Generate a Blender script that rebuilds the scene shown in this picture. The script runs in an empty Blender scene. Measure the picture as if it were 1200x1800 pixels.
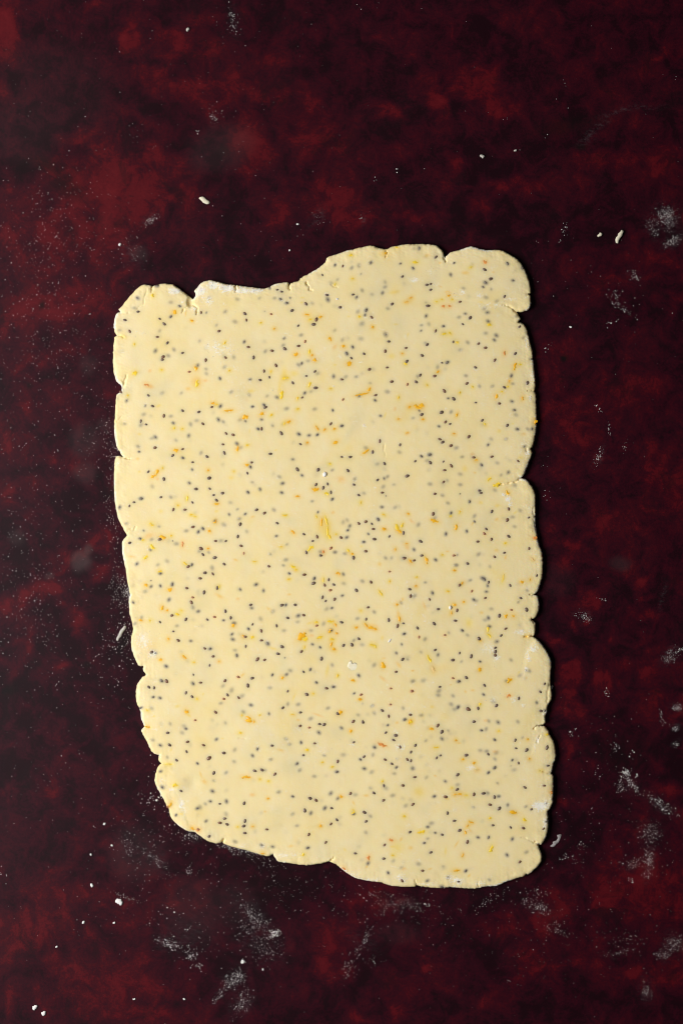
import bpy, math, random
import numpy as np

random.seed(7)
rng = np.random.default_rng(11)
scene = bpy.context.scene
col = scene.collection

# ------------------------------------------------------------------ camera, world, light, exposure
CAM_H = 1.00                    # metres above the tabletop
MM = 0.001
PX = 0.00025                    # one photo pixel on the tabletop, in metres (frame is 30 x 45 cm)

cam = bpy.data.cameras.new('camera')
cam.sensor_fit = 'VERTICAL'
cam.sensor_height = 36.0
cam.lens = 36.0 * CAM_H / 0.45
cam.clip_start = 0.01
cam.clip_end = 20
camo = bpy.data.objects.new('camera', cam)
camo.location = (0, 0, CAM_H)
col.objects.link(camo)
scene.camera = camo

world = bpy.data.worlds.new('World')
scene.world = world
world.use_nodes = True
bg = world.node_tree.nodes['Background']
bg.inputs['Color'].default_value = (0.90, 0.95, 1.0, 1)
bg.inputs['Strength'].default_value = 0.045

lamp = bpy.data.lights.new('window_light', 'AREA')
lamp.shape = 'RECTANGLE'
lamp.size = 0.60
lamp.size_y = 0.50
lamp.energy = 13.6
lamp.color = (1.0, 0.985, 0.965)
lampo = bpy.data.objects.new('window_light', lamp)
lampo.location = (-0.70, -0.06, 0.72)
col.objects.link(lampo)
from mathutils import Vector
lampo.rotation_euler = (Vector((0.0, 0.0, 0.0)) - lampo.location).to_track_quat('-Z', 'Y').to_euler()

scene.render.engine = 'CYCLES'
scene.cycles.filter_width = 1.1
vs = scene.view_settings
vs.view_transform = 'Standard'
vs.look = 'None'
vs.exposure = 0
vs.gamma = 1
vs.use_curve_mapping = False


# ------------------------------------------------------------------ helpers
def P(px, py, z=0.0):
    """photo pixel -> point at height z (straight-down camera)"""
    k = (CAM_H - z) / CAM_H
    return ((px - 600) * PX * k, (900 - py) * PX * k)


def tag(o, label=None, cat=None, group=None, kind=None):
    if label: o['label'] = label
    if cat: o['category'] = cat
    if group: o['group'] = group
    if kind: o['kind'] = kind
    return o


def mesh_np(name, verts, faces, smooth=True):
    """fast mesh from numpy verts (n,3) and faces (m,k)"""
    verts = np.asarray(verts, dtype=np.float32)
    faces = np.asarray(faces, dtype=np.int32)
    me = bpy.data.meshes.new(name)
    m, k = faces.shape
    me.vertices.add(len(verts))
    me.vertices.foreach_set('co', verts.ravel())
    me.loops.add(m * k)
    me.loops.foreach_set('vertex_index', faces.ravel())
    me.polygons.add(m)
    me.polygons.foreach_set('loop_start', np.arange(0, m * k, k, dtype=np.int32))
    me.update(calc_edges=True)
    me.validate()
    if smooth:
        me.polygons.foreach_set('use_smooth', np.ones(len(me.polygons), dtype=bool))
    return me


def link(name, me, mat=None, parent=None):
    o = bpy.data.objects.new(name, me)
    if mat is not None and len(me.materials) == 0:
        me.materials.append(mat)
    col.objects.link(o)
    if parent is not None:
        o.parent = parent
    return o


def sines(x, y, wl, n, seed, octaves=1, gain=0.5):
    """smooth random field made of sine waves, about -1..1"""
    r = np.random.default_rng(seed)
    out = np.zeros_like(x)
    amp, tot = 1.0, 0.0
    for o in range(octaves):
        for i in range(n):
            a = r.uniform(0, 2 * math.pi)
            k = 2 * math.pi / (wl * r.uniform(0.65, 1.5))
            out += amp * np.sin(k * (x * math.cos(a) + y * math.sin(a)) + r.uniform(0, 6.28)) / math.sqrt(n)
        tot += amp
        amp *= gain
        wl *= 0.5
    return out / tot


class NT:
    """tiny node-tree helper"""
    def __init__(s, name):
        s.m = bpy.data.materials.new(name)
        s.m.use_nodes = True
        s.t = s.m.node_tree
        s.b = s.t.nodes['Principled BSDF']

    def n(s, typ, **kw):
        nd = s.t.nodes.new(typ)
        for k, v in kw.items():
            setattr(nd, k, v)
        return nd

    def l(s, a, b): s.t.links.new(a, b)

    def put(s, sock, v):
        if hasattr(v, 'is_linked'): s.l(v, sock)
        elif v is not None: sock.default_value = v

    def coord(s, scale=(1, 1, 1), rot=0.0, kind='Object'):
        tc = s.n('ShaderNodeTexCoord')
        mp = s.n('ShaderNodeMapping')
        mp.inputs['Scale'].default_value = scale
        mp.inputs['Rotation'].default_value = (0, 0, rot)
        s.l(tc.outputs[kind], mp.inputs['Vector'])
        return mp.outputs[0]

    def noise(s, vec, scale, detail=4, rough=0.55, dist=0.0):
        nd = s.n('ShaderNodeTexNoise')
        s.l(vec, nd.inputs['Vector'])
        nd.inputs['Scale'].default_value = scale
        nd.inputs['Detail'].default_value = detail
        nd.inputs['Roughness'].default_value = rough
        nd.inputs['Distortion'].default_value = dist
        return nd.outputs['Fac']

    def attr(s, name, out='Fac'):
        nd = s.n('ShaderNodeAttribute', attribute_name=name)
        return nd.outputs[out]

    def math(s, op, a, b=None, c=None, clamp=False):
        nd = s.n('ShaderNodeMath', operation=op)
        nd.use_clamp = clamp
        for i, v in enumerate((a, b, c)):
            s.put(nd.inputs[i], v)
        return nd.outputs[0]

    def ramp(s, fac, stops, interp='LINEAR'):
        nd = s.n('ShaderNodeValToRGB')
        cr = nd.color_ramp
        cr.interpolation = interp
        while len(cr.elements) < len(stops):
            cr.elements.new(0.5)
        for e, (p, c) in zip(cr.elements, stops):
            e.position = p
            e.color = (c[0], c[1], c[2], 1) if not isinstance(c, (int, float)) else (c, c, c, 1)
        s.l(fac, nd.inputs[0])
        return nd.outputs[0]

    def mix(s, fac, a, b, blend='MIX'):
        nd = s.n('ShaderNodeMix', data_type='RGBA', blend_type=blend)
        s.put(nd.inputs[0], fac)
        for i, v in ((6, a), (7, b)):
            if isinstance(v, tuple): v = (v[0], v[1], v[2], 1)
            s.put(nd.inputs[i], v)
        return nd.outputs[2]

    def bump(s, height, strength=0.3, dist=0.001):
        nd = s.n('ShaderNodeBump')
        nd.inputs['Strength'].default_value = strength
        nd.inputs['Distance'].default_value = dist
        s.l(height, nd.inputs['Height'])
        s.l(nd.outputs[0], s.b.inputs['Normal'])


# ------------------------------------------------------------------ materials
def mat_table():
    t = NT('painted_table')
    v = t.coord()
    vs_ = t.coord((1.0, 1.0, 1.0), math.radians(-35))
    red = t.attr('red')
    wide = t.noise(v, 13, 5, 0.55, 0.5)
    mid = t.noise(vs_, 42, 10, 0.68, 0.9)
    fine = t.noise(t.coord((1, 1, 1), math.radians(40)), 105, 10, 0.70, 0.6)
    grit = t.noise(v, 900, 4, 0.7)
    s = t.math('MULTIPLY_ADD', red, 0.66, 0.115)
    s = t.math('ADD', s, t.math('MULTIPLY_ADD', wide, 0.40, -0.20))
    s = t.math('ADD', s, t.math('MULTIPLY_ADD', mid, 0.75, -0.375))
    s = t.math('ADD', s, t.math('MULTIPLY_ADD', fine, 1.15, -0.575))
    s = t.math('ADD', s, t.math('MULTIPLY_ADD', grit, 0.44, -0.22))
    c = t.ramp(s, [(0.0, (0.0105, 0.0013, 0.0036)), (0.13, (0.0225, 0.0016, 0.0058)),
                   (0.26, (0.0345, 0.0018, 0.0062)), (0.34, (0.046, 0.0021, 0.0060)),
                   (0.42, (0.073, 0.0029, 0.0066)), (0.85, (0.116, 0.0060, 0.0095))])
    # near-black paint specks and clouds
    blk = t.noise(t.coord((1, 1, 1), 1.1), 60, 10, 0.76, 0.5)
    bm = t.ramp(blk, [(0.55, 0.0), (0.63, 0.50)])
    c = t.mix(bm, c, (0.0085, 0.0022, 0.0042))
    # pinpoint pits of dark paint
    dk = t.attr('dark')
    c = t.mix(dk, c, (0.004, 0.003, 0.003))
    # grey dried water mark and rubbed-in flour film
    st = t.math('MULTIPLY', t.attr('stain'), t.math('MULTIPLY_ADD', fine, 0.9, 0.15))
    c = t.mix(st, c, (0.075, 0.050, 0.050))
    fl = t.math('MULTIPLY', t.math('MULTIPLY', t.attr('film'), 0.40), t.ramp(t.noise(t.coord((1, 2.2, 1), 0.6), 420, 7, 0.75, 0.3), [(0.47, 0.0), (0.66, 1.0)]))
    c = t.mix(fl, c, (0.38, 0.36, 0.38))
    t.l(c, t.b.inputs['Base Color'])
    rr = t.math('MULTIPLY_ADD', mid, 0.16, 0.34)
    rr = t.math('MULTIPLY_ADD', fl, 0.4, rr, clamp=True)
    t.l(rr, t.b.inputs['Roughness'])
    t.b.inputs['Specular IOR Level'].default_value = 0.125
    h = t.math('ADD', t.math('MULTIPLY', t.noise(v, 1600, 3, 0.6), 0.6), t.math('MULTIPLY', fine, 0.9))
    t.bump(h, 0.16, 0.0004)
    return t.m


def mat_dough():
    t = NT('raw_dough')
    v = t.coord()
    n1 = t.noise(v, 28, 4, 0.5, 0.4)
    n2 = t.noise(v, 260, 5, 0.6, 0.3)
    n3 = t.noise(v, 1900, 4, 0.65)
    c = t.mix(n1, (0.885, 0.715, 0.340), (0.900, 0.758, 0.410))
    c = t.mix(t.ramp(t.noise(v, 95, 6, 0.62, 0.6), [(0.38, 0.0), (0.68, 0.45)]), c, (0.915, 0.80, 0.53))
    c = t.mix(t.ramp(n2, [(0.40, 0.0), (0.75, 0.30)]), c, (0.88, 0.66, 0.29))
    c = t.mix(1.0, c, t.attr('tint', 'Color'), 'MULTIPLY')
    fl = t.attr('flour')
    grain = t.math('MULTIPLY_ADD', n3, 3.0, t.math('MULTIPLY_ADD', n2, 1.2, -2.05))
    m = t.math('MULTIPLY_ADD', fl, 1.05, t.math('ADD', t.math('MULTIPLY', grain, 0.9), -0.42))
    m = t.math('MULTIPLY', t.ramp(m, [(0.04, 0.0), (0.34, 0.92)]), t.math('MULTIPLY', fl, 3.0, clamp=True))
    c = t.mix(m, c, (0.94, 0.89, 0.77))
    t.l(c, t.b.inputs['Base Color'])
    t.l(t.math('MULTIPLY_ADD', m, 0.3, t.math('MULTIPLY_ADD', n2, 0.25, 0.44)), t.b.inputs['Roughness'])
    t.b.inputs['Specular IOR Level'].default_value = 0.35
    t.b.inputs['Subsurface Weight'].default_value = 0.35
    t.b.inputs['Subsurface Radius'].default_value = (1.0, 0.72, 0.35)
    t.b.inputs['Subsurface Scale'].default_value = 0.0016
    h = t.math('ADD', t.math('MULTIPLY', n2, 0.45), t.math('MULTIPLY', t.math('MULTIPLY', n3, t.math('MULTIPLY_ADD', fl, 1.0, 0.06)), 0.8))
    t.bump(h, 0.34, 0.0005)
    return t.m


def mat_seed(name, dark, light, lo, hi):
    t = NT(name)
    v = t.coord()
    oi = t.n('ShaderNodeObjectInfo')
    av = t.n('ShaderNodeVectorMath', operation='ADD')
    t.l(v, av.inputs[0])
    t.l(oi.outputs['Location'], av.inputs[1])
    n = t.noise(av.outputs[0], 2300, 4, 0.65, 1.4)
    c = t.ramp(n, [(lo, dark), (hi, light)])
    t.l(c, t.b.inputs['Base Color'])
    t.b.inputs['Roughness'].default_value = 0.38
    return t.m


def mat_zest(name, a, b):
    t = NT(name)
    n = t.noise(t.coord(), 900, 4, 0.6, 0.5)
    t.l(t.ramp(n, [(0.35, a), (0.65, b)]), t.b.inputs['Base Color'])
    t.b.inputs['Roughness'].default_value = 0.42
    t.b.inputs['Subsurface Weight'].default_value = 0.2
    t.b.inputs['Subsurface Scale'].default_value = 0.0008
    return t.m


def mat_flat(name, a, b, scale=1200, rough=0.8):
    t = NT(name)
    n = t.noise(t.coord(), scale, 4, 0.6)
    t.l(t.ramp(n, [(0.35, a), (0.7, b)]), t.b.inputs['Base Color'])
    t.b.inputs['Roughness'].default_value = rough
    t.bump(n, 0.3, 0.0002)
    return t.m


M_TABLE = mat_table()
M_DOUGH = mat_dough()
M_SEED = {
    'd': mat_seed('seed_dark', (0.055, 0.037, 0.029), (0.270, 0.180, 0.120), 0.37, 0.63),
    'b': mat_seed('seed_brown', (0.080, 0.038, 0.022), (0.31, 0.165, 0.090), 0.36, 0.62),
    'm': mat_seed('seed_under_thin_dough', (0.055, 0.045, 0.040), (0.30, 0.245, 0.175), 0.38, 0.62),
    'r': mat_seed('seed_reddish', (0.20, 0.070, 0.030), (0.52, 0.26, 0.13), 0.35, 0.65),
}
M_ZEST = {
    'o': mat_zest('zest_orange', (0.95, 0.420, 0.008), (0.98, 0.560, 0.022)),
    'y': mat_zest('zest_yellow', (0.95, 0.600, 0.018), (0.97, 0.690, 0.060)),
    'r': mat_zest('zest_deep_orange', (0.72, 0.240, 0.040), (0.88, 0.400, 0.110)),
    'p': mat_zest('zest_pale', (0.86, 0.560, 0.190), (0.90, 0.660, 0.300)),
}
M_FLOUR = mat_flat('flour', (0.82, 0.80, 0.77), (0.90, 0.88, 0.85), 900, 0.9)
M_CRUMB = mat_flat('dry_dough', (0.72, 0.66, 0.48), (0.84, 0.79, 0.62), 900, 0.65)
M_FLAKE = mat_flat('dried_dough_skin', (0.86, 0.77, 0.52), (0.92, 0.86, 0.66), 900, 0.7)
M_SCRAPE = mat_flat('smeared_dough', (0.20, 0.17, 0.17), (0.42, 0.39, 0.38), 1400, 0.7)
M_GREY = mat_flat('greyish_dough', (0.46, 0.43, 0.38), (0.66, 0.63, 0.56), 900, 0.6)

# ------------------------------------------------------------------ tabletop
# patches of red paint: (px, py, radius x, radius y, angle, strength)
RED = [(5, 45, 28, 55, 0, .8), (228, 55, 14, 40, -20, .55), (158, 6, 12, 12, 0, .5), (330, 70, 70, 45, -20, .34), (345, 165, 75, 38, -20, .40),
       (2, 160, 16, 20, 0, .5), (200, 330, 125, 70, 12, .62), (110, 300, 60, 18, -30, .40), (150, 420, 150, 60, 0, .50), (40, 400, 60, 60, 0, .34),
       (250, 210, 40, 12, -25, .35), (140, 240, 40, 10, 10, .35), (330, 340, 50, 50, 0, .30), (435, 255, 40, 60, 30, .48), (455, 165, 60, 25, -20, .38),
       (540, 215, 45, 60, 0, .40), (590, 345, 60, 30, 10, .42), (490, 380, 25, 25, 40, .45), (475, 90, 50, 60, 0, .2), (590, 240, 30, 60, 0, .25),
       (690, 200, 12, 20, 30, .3), (615, 385, 50, 24, -10, .45), (790, 130, 26, 32, 40, .50), (845, 140, 30, 36, -30, .62), (868, 190, 36, 20, -10, .55),
       (770, 180, 40, 12, -65, .45), (700, 270, 90, 40, 0, .2), (800, 290, 26, 28, 0, .42), (845, 365, 24, 18, -20, .5), (910, 325, 60, 16, 0, .42),
       (1165, 98, 24, 8, 15, .48), (1165, 285, 50, 40, 0, .28), (1060, 280, 60, 20, 0, .25), (720, 384, 24, 8, -10, .45), (900, 60, 150, 40, 0, .08),
       (60, 540, 60, 40, 10, .42), (130, 540, 70, 40, 20, .46), (100, 625, 50, 10, 12, .40), (30, 640, 25, 40, 0, .22), (45, 700, 15, 25, 0, .35),
       (15, 780, 40, 20, -35, .50), (150, 800, 60, 30, 0, .12), (10, 870, 12, 28, 20, .40), (130, 700, 60, 40, 0, .10),
       (60, 1040, 80, 20, 27, .62), (150, 965, 70, 18, 27, .55), (185, 1010, 35, 12, 8, .42), (105, 1055, 14, 12, 0, .5), (142, 1090, 18, 24, 30, .52),
       (47, 1128, 9, 26, 10, .48), (110, 1170, 14, 8, 20, .35), (28, 1180, 16, 14, 0, .32), (92, 812, 8, 10, 0, .45),
       (40, 1640, 80, 50, 20, .48), (90, 1570, 90, 40, 0, .30), (120, 1690, 70, 60, 0, .28), (180, 1740, 140, 50, 0, .30), (10, 1390, 16, 10, 0, .35),
       (95, 1390, 14, 12, 0, .36), (178, 1515, 12, 9, 0, .36), (250, 1350, 60, 20, 0, .15), (300, 1560, 80, 60, 0, .14), (20, 1750, 14, 40, 0, .5),
       (300, 1790, 120, 30, 0, .26), (580, 1660, 40, 60, 0, .34), (640, 1580, 60, 30, 0, .34), (700, 1590, 25, 10, 0, .4), (750, 1702, 10, 7, 0, .55),
       (625, 1785, 14, 12, 0, .5), (700, 1780, 16, 18, 0, .48), (720, 1730, 60, 30, 0, .25), (880, 1630, 40, 22, -10, .45), (940, 1690, 40, 40, 0, .34),
       (930, 1710, 30, 16, 30, .40), (960, 1600, 46, 40, -20, .42), (1075, 1575, 40, 34, -20, .62), (1140, 1540, 60, 70, 10, .50), (1050, 1690, 30, 24, 20, .30),
       (1180, 1590, 40, 50, 0, .52), (1180, 1710, 30, 24, 0, .4), (1105, 1710, 20, 10, -30, .45), (860, 1760, 50, 20, 0, .22), (1090, 1480, 30, 20, 0, .22),
       (985, 1410, 16, 12, 40, .5), (995, 1330, 14, 14, 0, .40), (1003, 1320, 10, 22, 0, .25), (1035, 1345, 10, 16, 0, .3),
       (975, 1123, 11, 8, 0, .58), (1000, 1190, 18, 24, 0, .60), (1000, 1218, 8, 14, 0, .60), (980, 1165, 8, 12, 0, .40), (1010, 1100, 6, 7, 0, .5),
       (1028, 1096, 6, 6, 0, .5), (1060, 1190, 10, 26, 10, .48), (1075, 1116, 6, 6, 0, .5), (1120, 1084, 34, 10, 0, .45), (1130, 1020, 14, 10, 0, .55),
       (1135, 1045, 10, 6, 0, .48), (1000, 955, 34, 10, -5, .45), (985, 990, 12, 16, -60, .4), (1120, 1175, 40, 10, -10, .42), (1025, 920, 70, 16, 0, .30),
       (1180, 940, 40, 60, 0, .22), (1150, 1230, 30, 40, 0, .24), (1000, 1250, 30, 16, 0, .40), (1170, 1390, 40, 10, 0, .40), (1040, 1060, 14, 24, 60, .4),
       (1060, 480, 90, 50, 0, .25), (1020, 480, 24, 12, 0, .30), (1150, 450, 40, 20, 0, .25), (1190, 530, 14, 18, 0, .42), (1180, 460, 20, 10, 0, .4),
       (1060, 690, 110, 60, 0, .24), (990, 740, 60, 40, 0, .30), (1010, 770, 60, 30, 0, .30), (1150, 680, 60, 30, -20, .30), (1170, 840, 60, 60, 0, .28),
       (1000, 830, 50, 30, 0, .24), (970, 720, 20, 12, 0, .35), (960, 640, 40, 60, 0, .18)]
DARK = [(990, 632, 7, 6, 0, 1.0), (75, 535, 4, 8, -20, .9), (52, 676, 6, 6, 0, .7), (18, 1213, 16, 14, 0, .75), (152, 1168, 5, 4, 0, .9), (215, 1130, 10, 16, -30, .7),
        (1020, 258, 9, 6, 0, .8), (1000, 220, 60, 16, 10, .5), (70, 285, 40, 16, -15, .45), (392, 268, 14, 10, -40, .6), (175, 835, 14, 8, 20, .5), (66, 1165, 8, 8, 0, .5),
        (195, 865, 14, 12, 0, .5), (120, 330, 36, 16, -30, .4), (40, 300, 20, 20, 0, .3), (1100, 1320, 60, 30, 0, .3), (480, 1560, 50, 30, 0, .25), (900, 1520, 60, 30, 0, .3)]
STAIN = [(142, 985, 19, 20, 0, .85), (156, 965, 8, 10, 30, .8), (87, 1012, 9, 6, 10, .6), (30, 945, 14, 14, 0, .35), (150, 775, 30, 30, 0, .30), (185, 745, 14, 12, 0, .3), (245, 445, 16, 12, -30, .35),
         (155, 640, 16, 18, 0, .25), (240, 1500, 50, 50, 0, .20), (340, 1600, 60, 60, 0, .16), (410, 1590, 40, 40, 0, .14), (150, 830, 20, 20, 0, .3), (390, 260, 60, 40, 20, .22),
         (80, 160, 120, 90, 0, .10), (40, 230, 80, 60, 0, .12), (1090, 990, 20, 14, 0, .30), (980, 1020, 30, 30, 0, .10), (700, 1640, 40, 20, 0, .12)]
FILM = [(1171, 383, 15, 17, 35, .75), (1146, 402, 9, 14, 20, .40), (1182, 423, 15, 7, 30, .70), (1178, 1152, 14, 9, 40, .45), (1196, 1142, 8, 3, 20, .5), (1026, 1084, 11, 7, -30, .40),
        (275, 1512, 26, 9, -42, .34), (225, 1490, 14, 16, 0, .18), (450, 1612, 40, 12, -45, .30), (484, 1640, 10, 6, 20, .5), (413, 1722, 20, 14, 40, .42), (426, 1763, 20, 12, 55, .32),
        (385, 1750, 16, 6, 50, .26), (300, 1660, 18, 8, -20, .40), (338, 1680, 9, 9, 0, .24), (425, 1492, 34, 8, -15, .36), (340, 1470, 12, 7, 0, .36), (1142, 1462, 16, 16, 0, .30),
        (1139, 1515, 8, 24, 0, .36), (1160, 1414, 26, 8, -35, .30), (1103, 1374, 10, 16, 30, .34), (1184, 1658, 16, 12, 0, .34), (1165, 1675, 12, 8, 0, .3), (1136, 1740, 10, 16, 0, .22),
        (945, 1595, 24, 8, -25, .26), (410, 35, 8, 24, 10, .22), (376, 205, 6, 12, 0, .22), (265, 388, 14, 6, 35, .34), (556, 380, 8, 16, -35, .22), (1030, 242, 14, 7, 40, .26),
        (1052, 222, 16, 3, 40, .30), (1085, 198, 26, 3, 15, .28), (1130, 187, 30, 3, 0, .18), (1189, 1244, 7, 5, 0, .6), (1186, 1281, 5, 5, 0, .55), (1188, 1308, 4, 4, 0, .55),
        (455, 1655, 40, 26, -30, .20), (640, 1655, 10, 28, 60, .16), (1050, 803, 5, 14, -20, .30), (1114, 484, 10, 7, -40, .26), (225, 1043, 8, 12, 0, .3), (700, 1590, 26, 12, 0, .18),
        (1110, 1520, 16, 8, 0, .22), (1085, 1675, 22, 3, 10, .3), (330, 1640, 30, 30, 0, .14), (1165, 1050, 4, 18, 0, .22), (640, 384, 4, 14, 0, .2), (230, 440, 12, 26, 30, .16), (200, 780, 14, 12, 0, .2)]


def build_table():
    fx = np.arange(-0.165, 0.1651, 0.0011)
    fy = np.arange(-0.24, 0.2401, 0.0011)
    ox = np.array([0.19, 0.23, 0.29, 0.37])
    oy = np.array([0.26, 0.30, 0.36, 0.44])
    xs = np.concatenate([-ox[::-1], fx, ox])
    ys = np.concatenate([-oy[::-1], fy, oy])
    X, Y = np.meshgrid(xs, ys)
    nx, ny = len(xs), len(ys)
    V = np.stack([X.ravel(), Y.ravel(), np.zeros(X.size)], 1)
    i = np.arange(nx * ny).reshape(ny, nx)
    F = np.stack([i[:-1, :-1].ravel(), i[:-1, 1:].ravel(), i[1:, 1:].ravel(), i[1:, :-1].ravel()], 1)
    # slab sides and underside
    n0 = len(V)
    ring = np.concatenate([i[0, :], i[1:, -1], i[-1, -2::-1], i[-2:0:-1, 0]])
    low = V[ring].copy()
    low[:, 2] = -0.018
    V = np.concatenate([V, low])
    k = np.arange(len(ring))
    k2 = (k + 1) % len(ring)
    F = np.concatenate([F, np.stack([ring[k2], ring[k], n0 + k, n0 + k2], 1)])
    me = mesh_np('tabletop', V, F, smooth=False)

    PXX = X / PX + 600
    PYY = 900 - Y / PX
    wob = 10 * sines(PXX, PYY, 60, 6, 3, 3)
    wob2 = 10 * sines(PXX, PYY, 60, 6, 4, 3)

    def field(lst, soft, warp):
        out = np.zeros_like(X)
        for (cx, cy, rx, ry, a, s) in lst:
            ca, sa = math.cos(math.radians(a)), math.sin(math.radians(a))
            dx = PXX + wob * warp - cx
            dy = -(PYY + wob2 * warp - cy)
            u = (dx * ca + dy * sa) / rx
            w = (-dx * sa + dy * ca) / ry
            g = s * np.exp(-((u * u + w * w) ** soft))
            out = np.maximum(out, g) + 0.25 * np.minimum(out, g)
        return out
    for nm, lst, soft, warp in (('red', RED, 1.0, 1.0), ('dark', DARK, 1.4, .35), ('stain', STAIN, 2.5, .3), ('film', FILM, 0.9, .5)):
        f = field(lst, soft, warp)
        a = me.attributes.new(nm, 'FLOAT', 'POINT')
        full = np.zeros(len(V), dtype=np.float32)
        full[:n0] = np.clip(f, 0, 1.2).ravel()
        a.data.foreach_set('value', full)
    return tag(link('tabletop', me, M_TABLE), kind='structure')


build_table()

# ------------------------------------------------------------------ the dough sheet: outline traced from the photograph
T = 3.3 * MM
S = 260 / 1200.0
# each run: crop origin (x, y) then points in that enlarged crop; a third value marks a sharp corner
OUT = [
    ((190, 420), [(75, 1262), (105, 1240), (116, 1212, 1), (105, 1185), (75, 1160), (50, 1090), (42, 1000), (45, 900), (54, 800), (76, 782, 1), (58, 762), (48, 700), (60, 630),
                  (72, 603), (103, 595, 1), (86, 570, 1), (110, 550), (150, 500), (200, 440), (270, 378), (310, 372), (350, 378), (358, 402, 1), (372, 380), (410, 370), (460, 362),
                  (530, 372), (575, 400), (620, 435), (655, 462), (692, 490, 1), (705, 470), (712, 445), (699, 425), (720, 398), (760, 355), (830, 335), (900, 350), (970, 368),
                  (1030, 374), (1035, 410, 1), (1040, 378), (1100, 385)]),
    ((450, 420), [(0, 395), (60, 402), (95, 395), (150, 368), (210, 355), (258, 352), (268, 385, 1), (285, 360), (355, 335), (358, 318, 1), (430, 280), (500, 240), (560, 190),
                  (578, 150), (650, 125), (720, 100), (800, 80), (900, 57), (945, 55), (990, 72), (1050, 84, 1), (1110, 62)]),
    ((710, 420), [(0, 45), (100, 42), (220, 45), (270, 60), (310, 100), (330, 160, 1), (345, 135), (380, 108), (450, 90), (530, 62), (580, 70), (660, 90), (740, 88), (800, 98),
                  (850, 125), (910, 160), (960, 220), (990, 280), (1015, 360), (1026, 435), (1003, 445, 1), (1022, 462), (1025, 530), (1010, 570), (960, 592), (912, 592, 1),
                  (925, 620), (943, 650), (922, 676, 1), (965, 690), (990, 730), (1015, 820), (1035, 900), (1041, 965), (1028, 974, 1), (1045, 985), (1055, 1080), (1062, 1170),
                  (1058, 1226), (1030, 1232, 1), (1056, 1238), (1068, 1290)]),
    ((710, 710), [(1068, 0), (1073, 100), (1068, 200), (1055, 290), (1036, 355), (1024, 365, 1), (1036, 400), (1020, 450), (990, 530), (960, 590), (932, 606, 1), (962, 605), (995, 620),
                  (1040, 680), (1062, 740), (1062, 850), (1062, 950), (1070, 1030), (1085, 1110), (1110, 1190), (1123, 1260)]),
    ((720, 1000), [(1075, 0), (1070, 70), (1055, 130), (1030, 190), (1000, 209, 1), (1035, 222), (1046, 290), (1040, 350), (1015, 395), (985, 412, 1), (1015, 440), (1015, 500),
                   (1010, 535), (982, 546, 1), (1020, 560), (1060, 600), (1100, 655), (1135, 720), (1145, 780), (1140, 860), (1140, 950), (1150, 1010), (1145, 1060), (1115, 1110),
                   (1110, 1165), (1095, 1200), (1096, 1252), (1045, 1270, 1), (1090, 1275), (1120, 1310)]),
    ((720, 1290), [(1130, 0), (1160, 50), (1178, 120), (1180, 190), (1160, 255), (1152, 300), (1140, 318, 1), (1162, 345), (1162, 450), (1155, 560), (1140, 600), (1114, 626, 1),
                   (1120, 680), (1120, 760), (1100, 840), (1065, 895), (1036, 900, 1), (1058, 950), (1070, 1000), (1055, 1050), (1010, 1100), (962, 1138), (944, 1136, 1), (930, 1152),
                   (860, 1172), (780, 1200), (700, 1232), (600, 1238), (560, 1250), (490, 1255), (420, 1250), (330, 1243), (250, 1250), (150, 1245), (80, 1235), (52, 1224, 1)]),
    ((470, 1290), [(1200, 1236), (1120, 1242), (1000, 1230), (920, 1205), (800, 1190), (700, 1162), (620, 1110), (560, 1060), (530, 1045), (503, 1034, 1), (440, 1050), (320, 1065),
                   (200, 1052), (90, 1035), (60, 1000), (46, 973, 1)]),
    ((210, 1290), [(1200, 992), (1130, 975), (1040, 948), (950, 925), (880, 905), (840, 887), (842, 858, 1), (825, 882), (790, 888), (720, 870), (650, 825), (606, 793, 1), (560, 790),
                   (500, 755), (440, 705), (410, 655), (402, 605), (385, 598), (368, 545), (330, 480), (295, 410), (288, 360), (300, 300), (320, 255), (342, 240, 1), (320, 215),
                   (320, 172, 1), (265, 145), (230, 75), (200, 20)]),
    ((210, 1000), [(190, 1338), (180, 1310), (204, 1274, 1), (180, 1220), (170, 1150), (140, 1080), (135, 1000), (145, 940), (180, 885), (216, 860, 1), (195, 820), (196, 788, 1),
                   (160, 785), (125, 720), (100, 640), (98, 560), (112, 490), (100, 420), (82, 340), (78, 240), (90, 212, 1), (75, 150), (60, 60)]),
    ((190, 710), [(145, 1338), (130, 1280), (118, 1190), (118, 1120), (156, 1065, 1), (125, 1010), (90, 940), (68, 860), (55, 760), (50, 640), (52, 540), (60, 450), (75, 422),
                  (126, 432, 1), (100, 395), (70, 340), (55, 250), (52, 170), (58, 80), (62, 0)]),
]
pts, corner = [], []
for (ox, oy), run in OUT:
    for p in run:
        pts.append((ox + p[0] * S, oy + p[1] * S))
        corner.append(len(p) > 2)
pts = np.array(pts)
N = len(pts)
curve = []
for i in range(N):
    p0, p1, p2, p3 = pts[i - 1], pts[i], pts[(i + 1) % N], pts[(i + 2) % N]
    m1 = (p2 - p1) if corner[i] else (p2 - p0) * 0.5
    m2 = (p2 - p1) if corner[(i + 1) % N] else (p3 - p1) * 0.5
    L = np.linalg.norm(p2 - p1)
    for m_ in (m1, m2):
        lm = np.linalg.norm(m_)
        if lm > 1.2 * L: m_ *= 1.2 * L / lm
    ns = max(2, int(L / 1.6))
    for k in range(ns):
        t = k / ns
        curve.append((2 * t**3 - 3 * t**2 + 1) * p1 + (t**3 - 2 * t**2 + t) * m1 + (-2 * t**3 + 3 * t**2) * p2 + (t**3 - t**2) * m2)
curve = np.array(curve)
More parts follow.
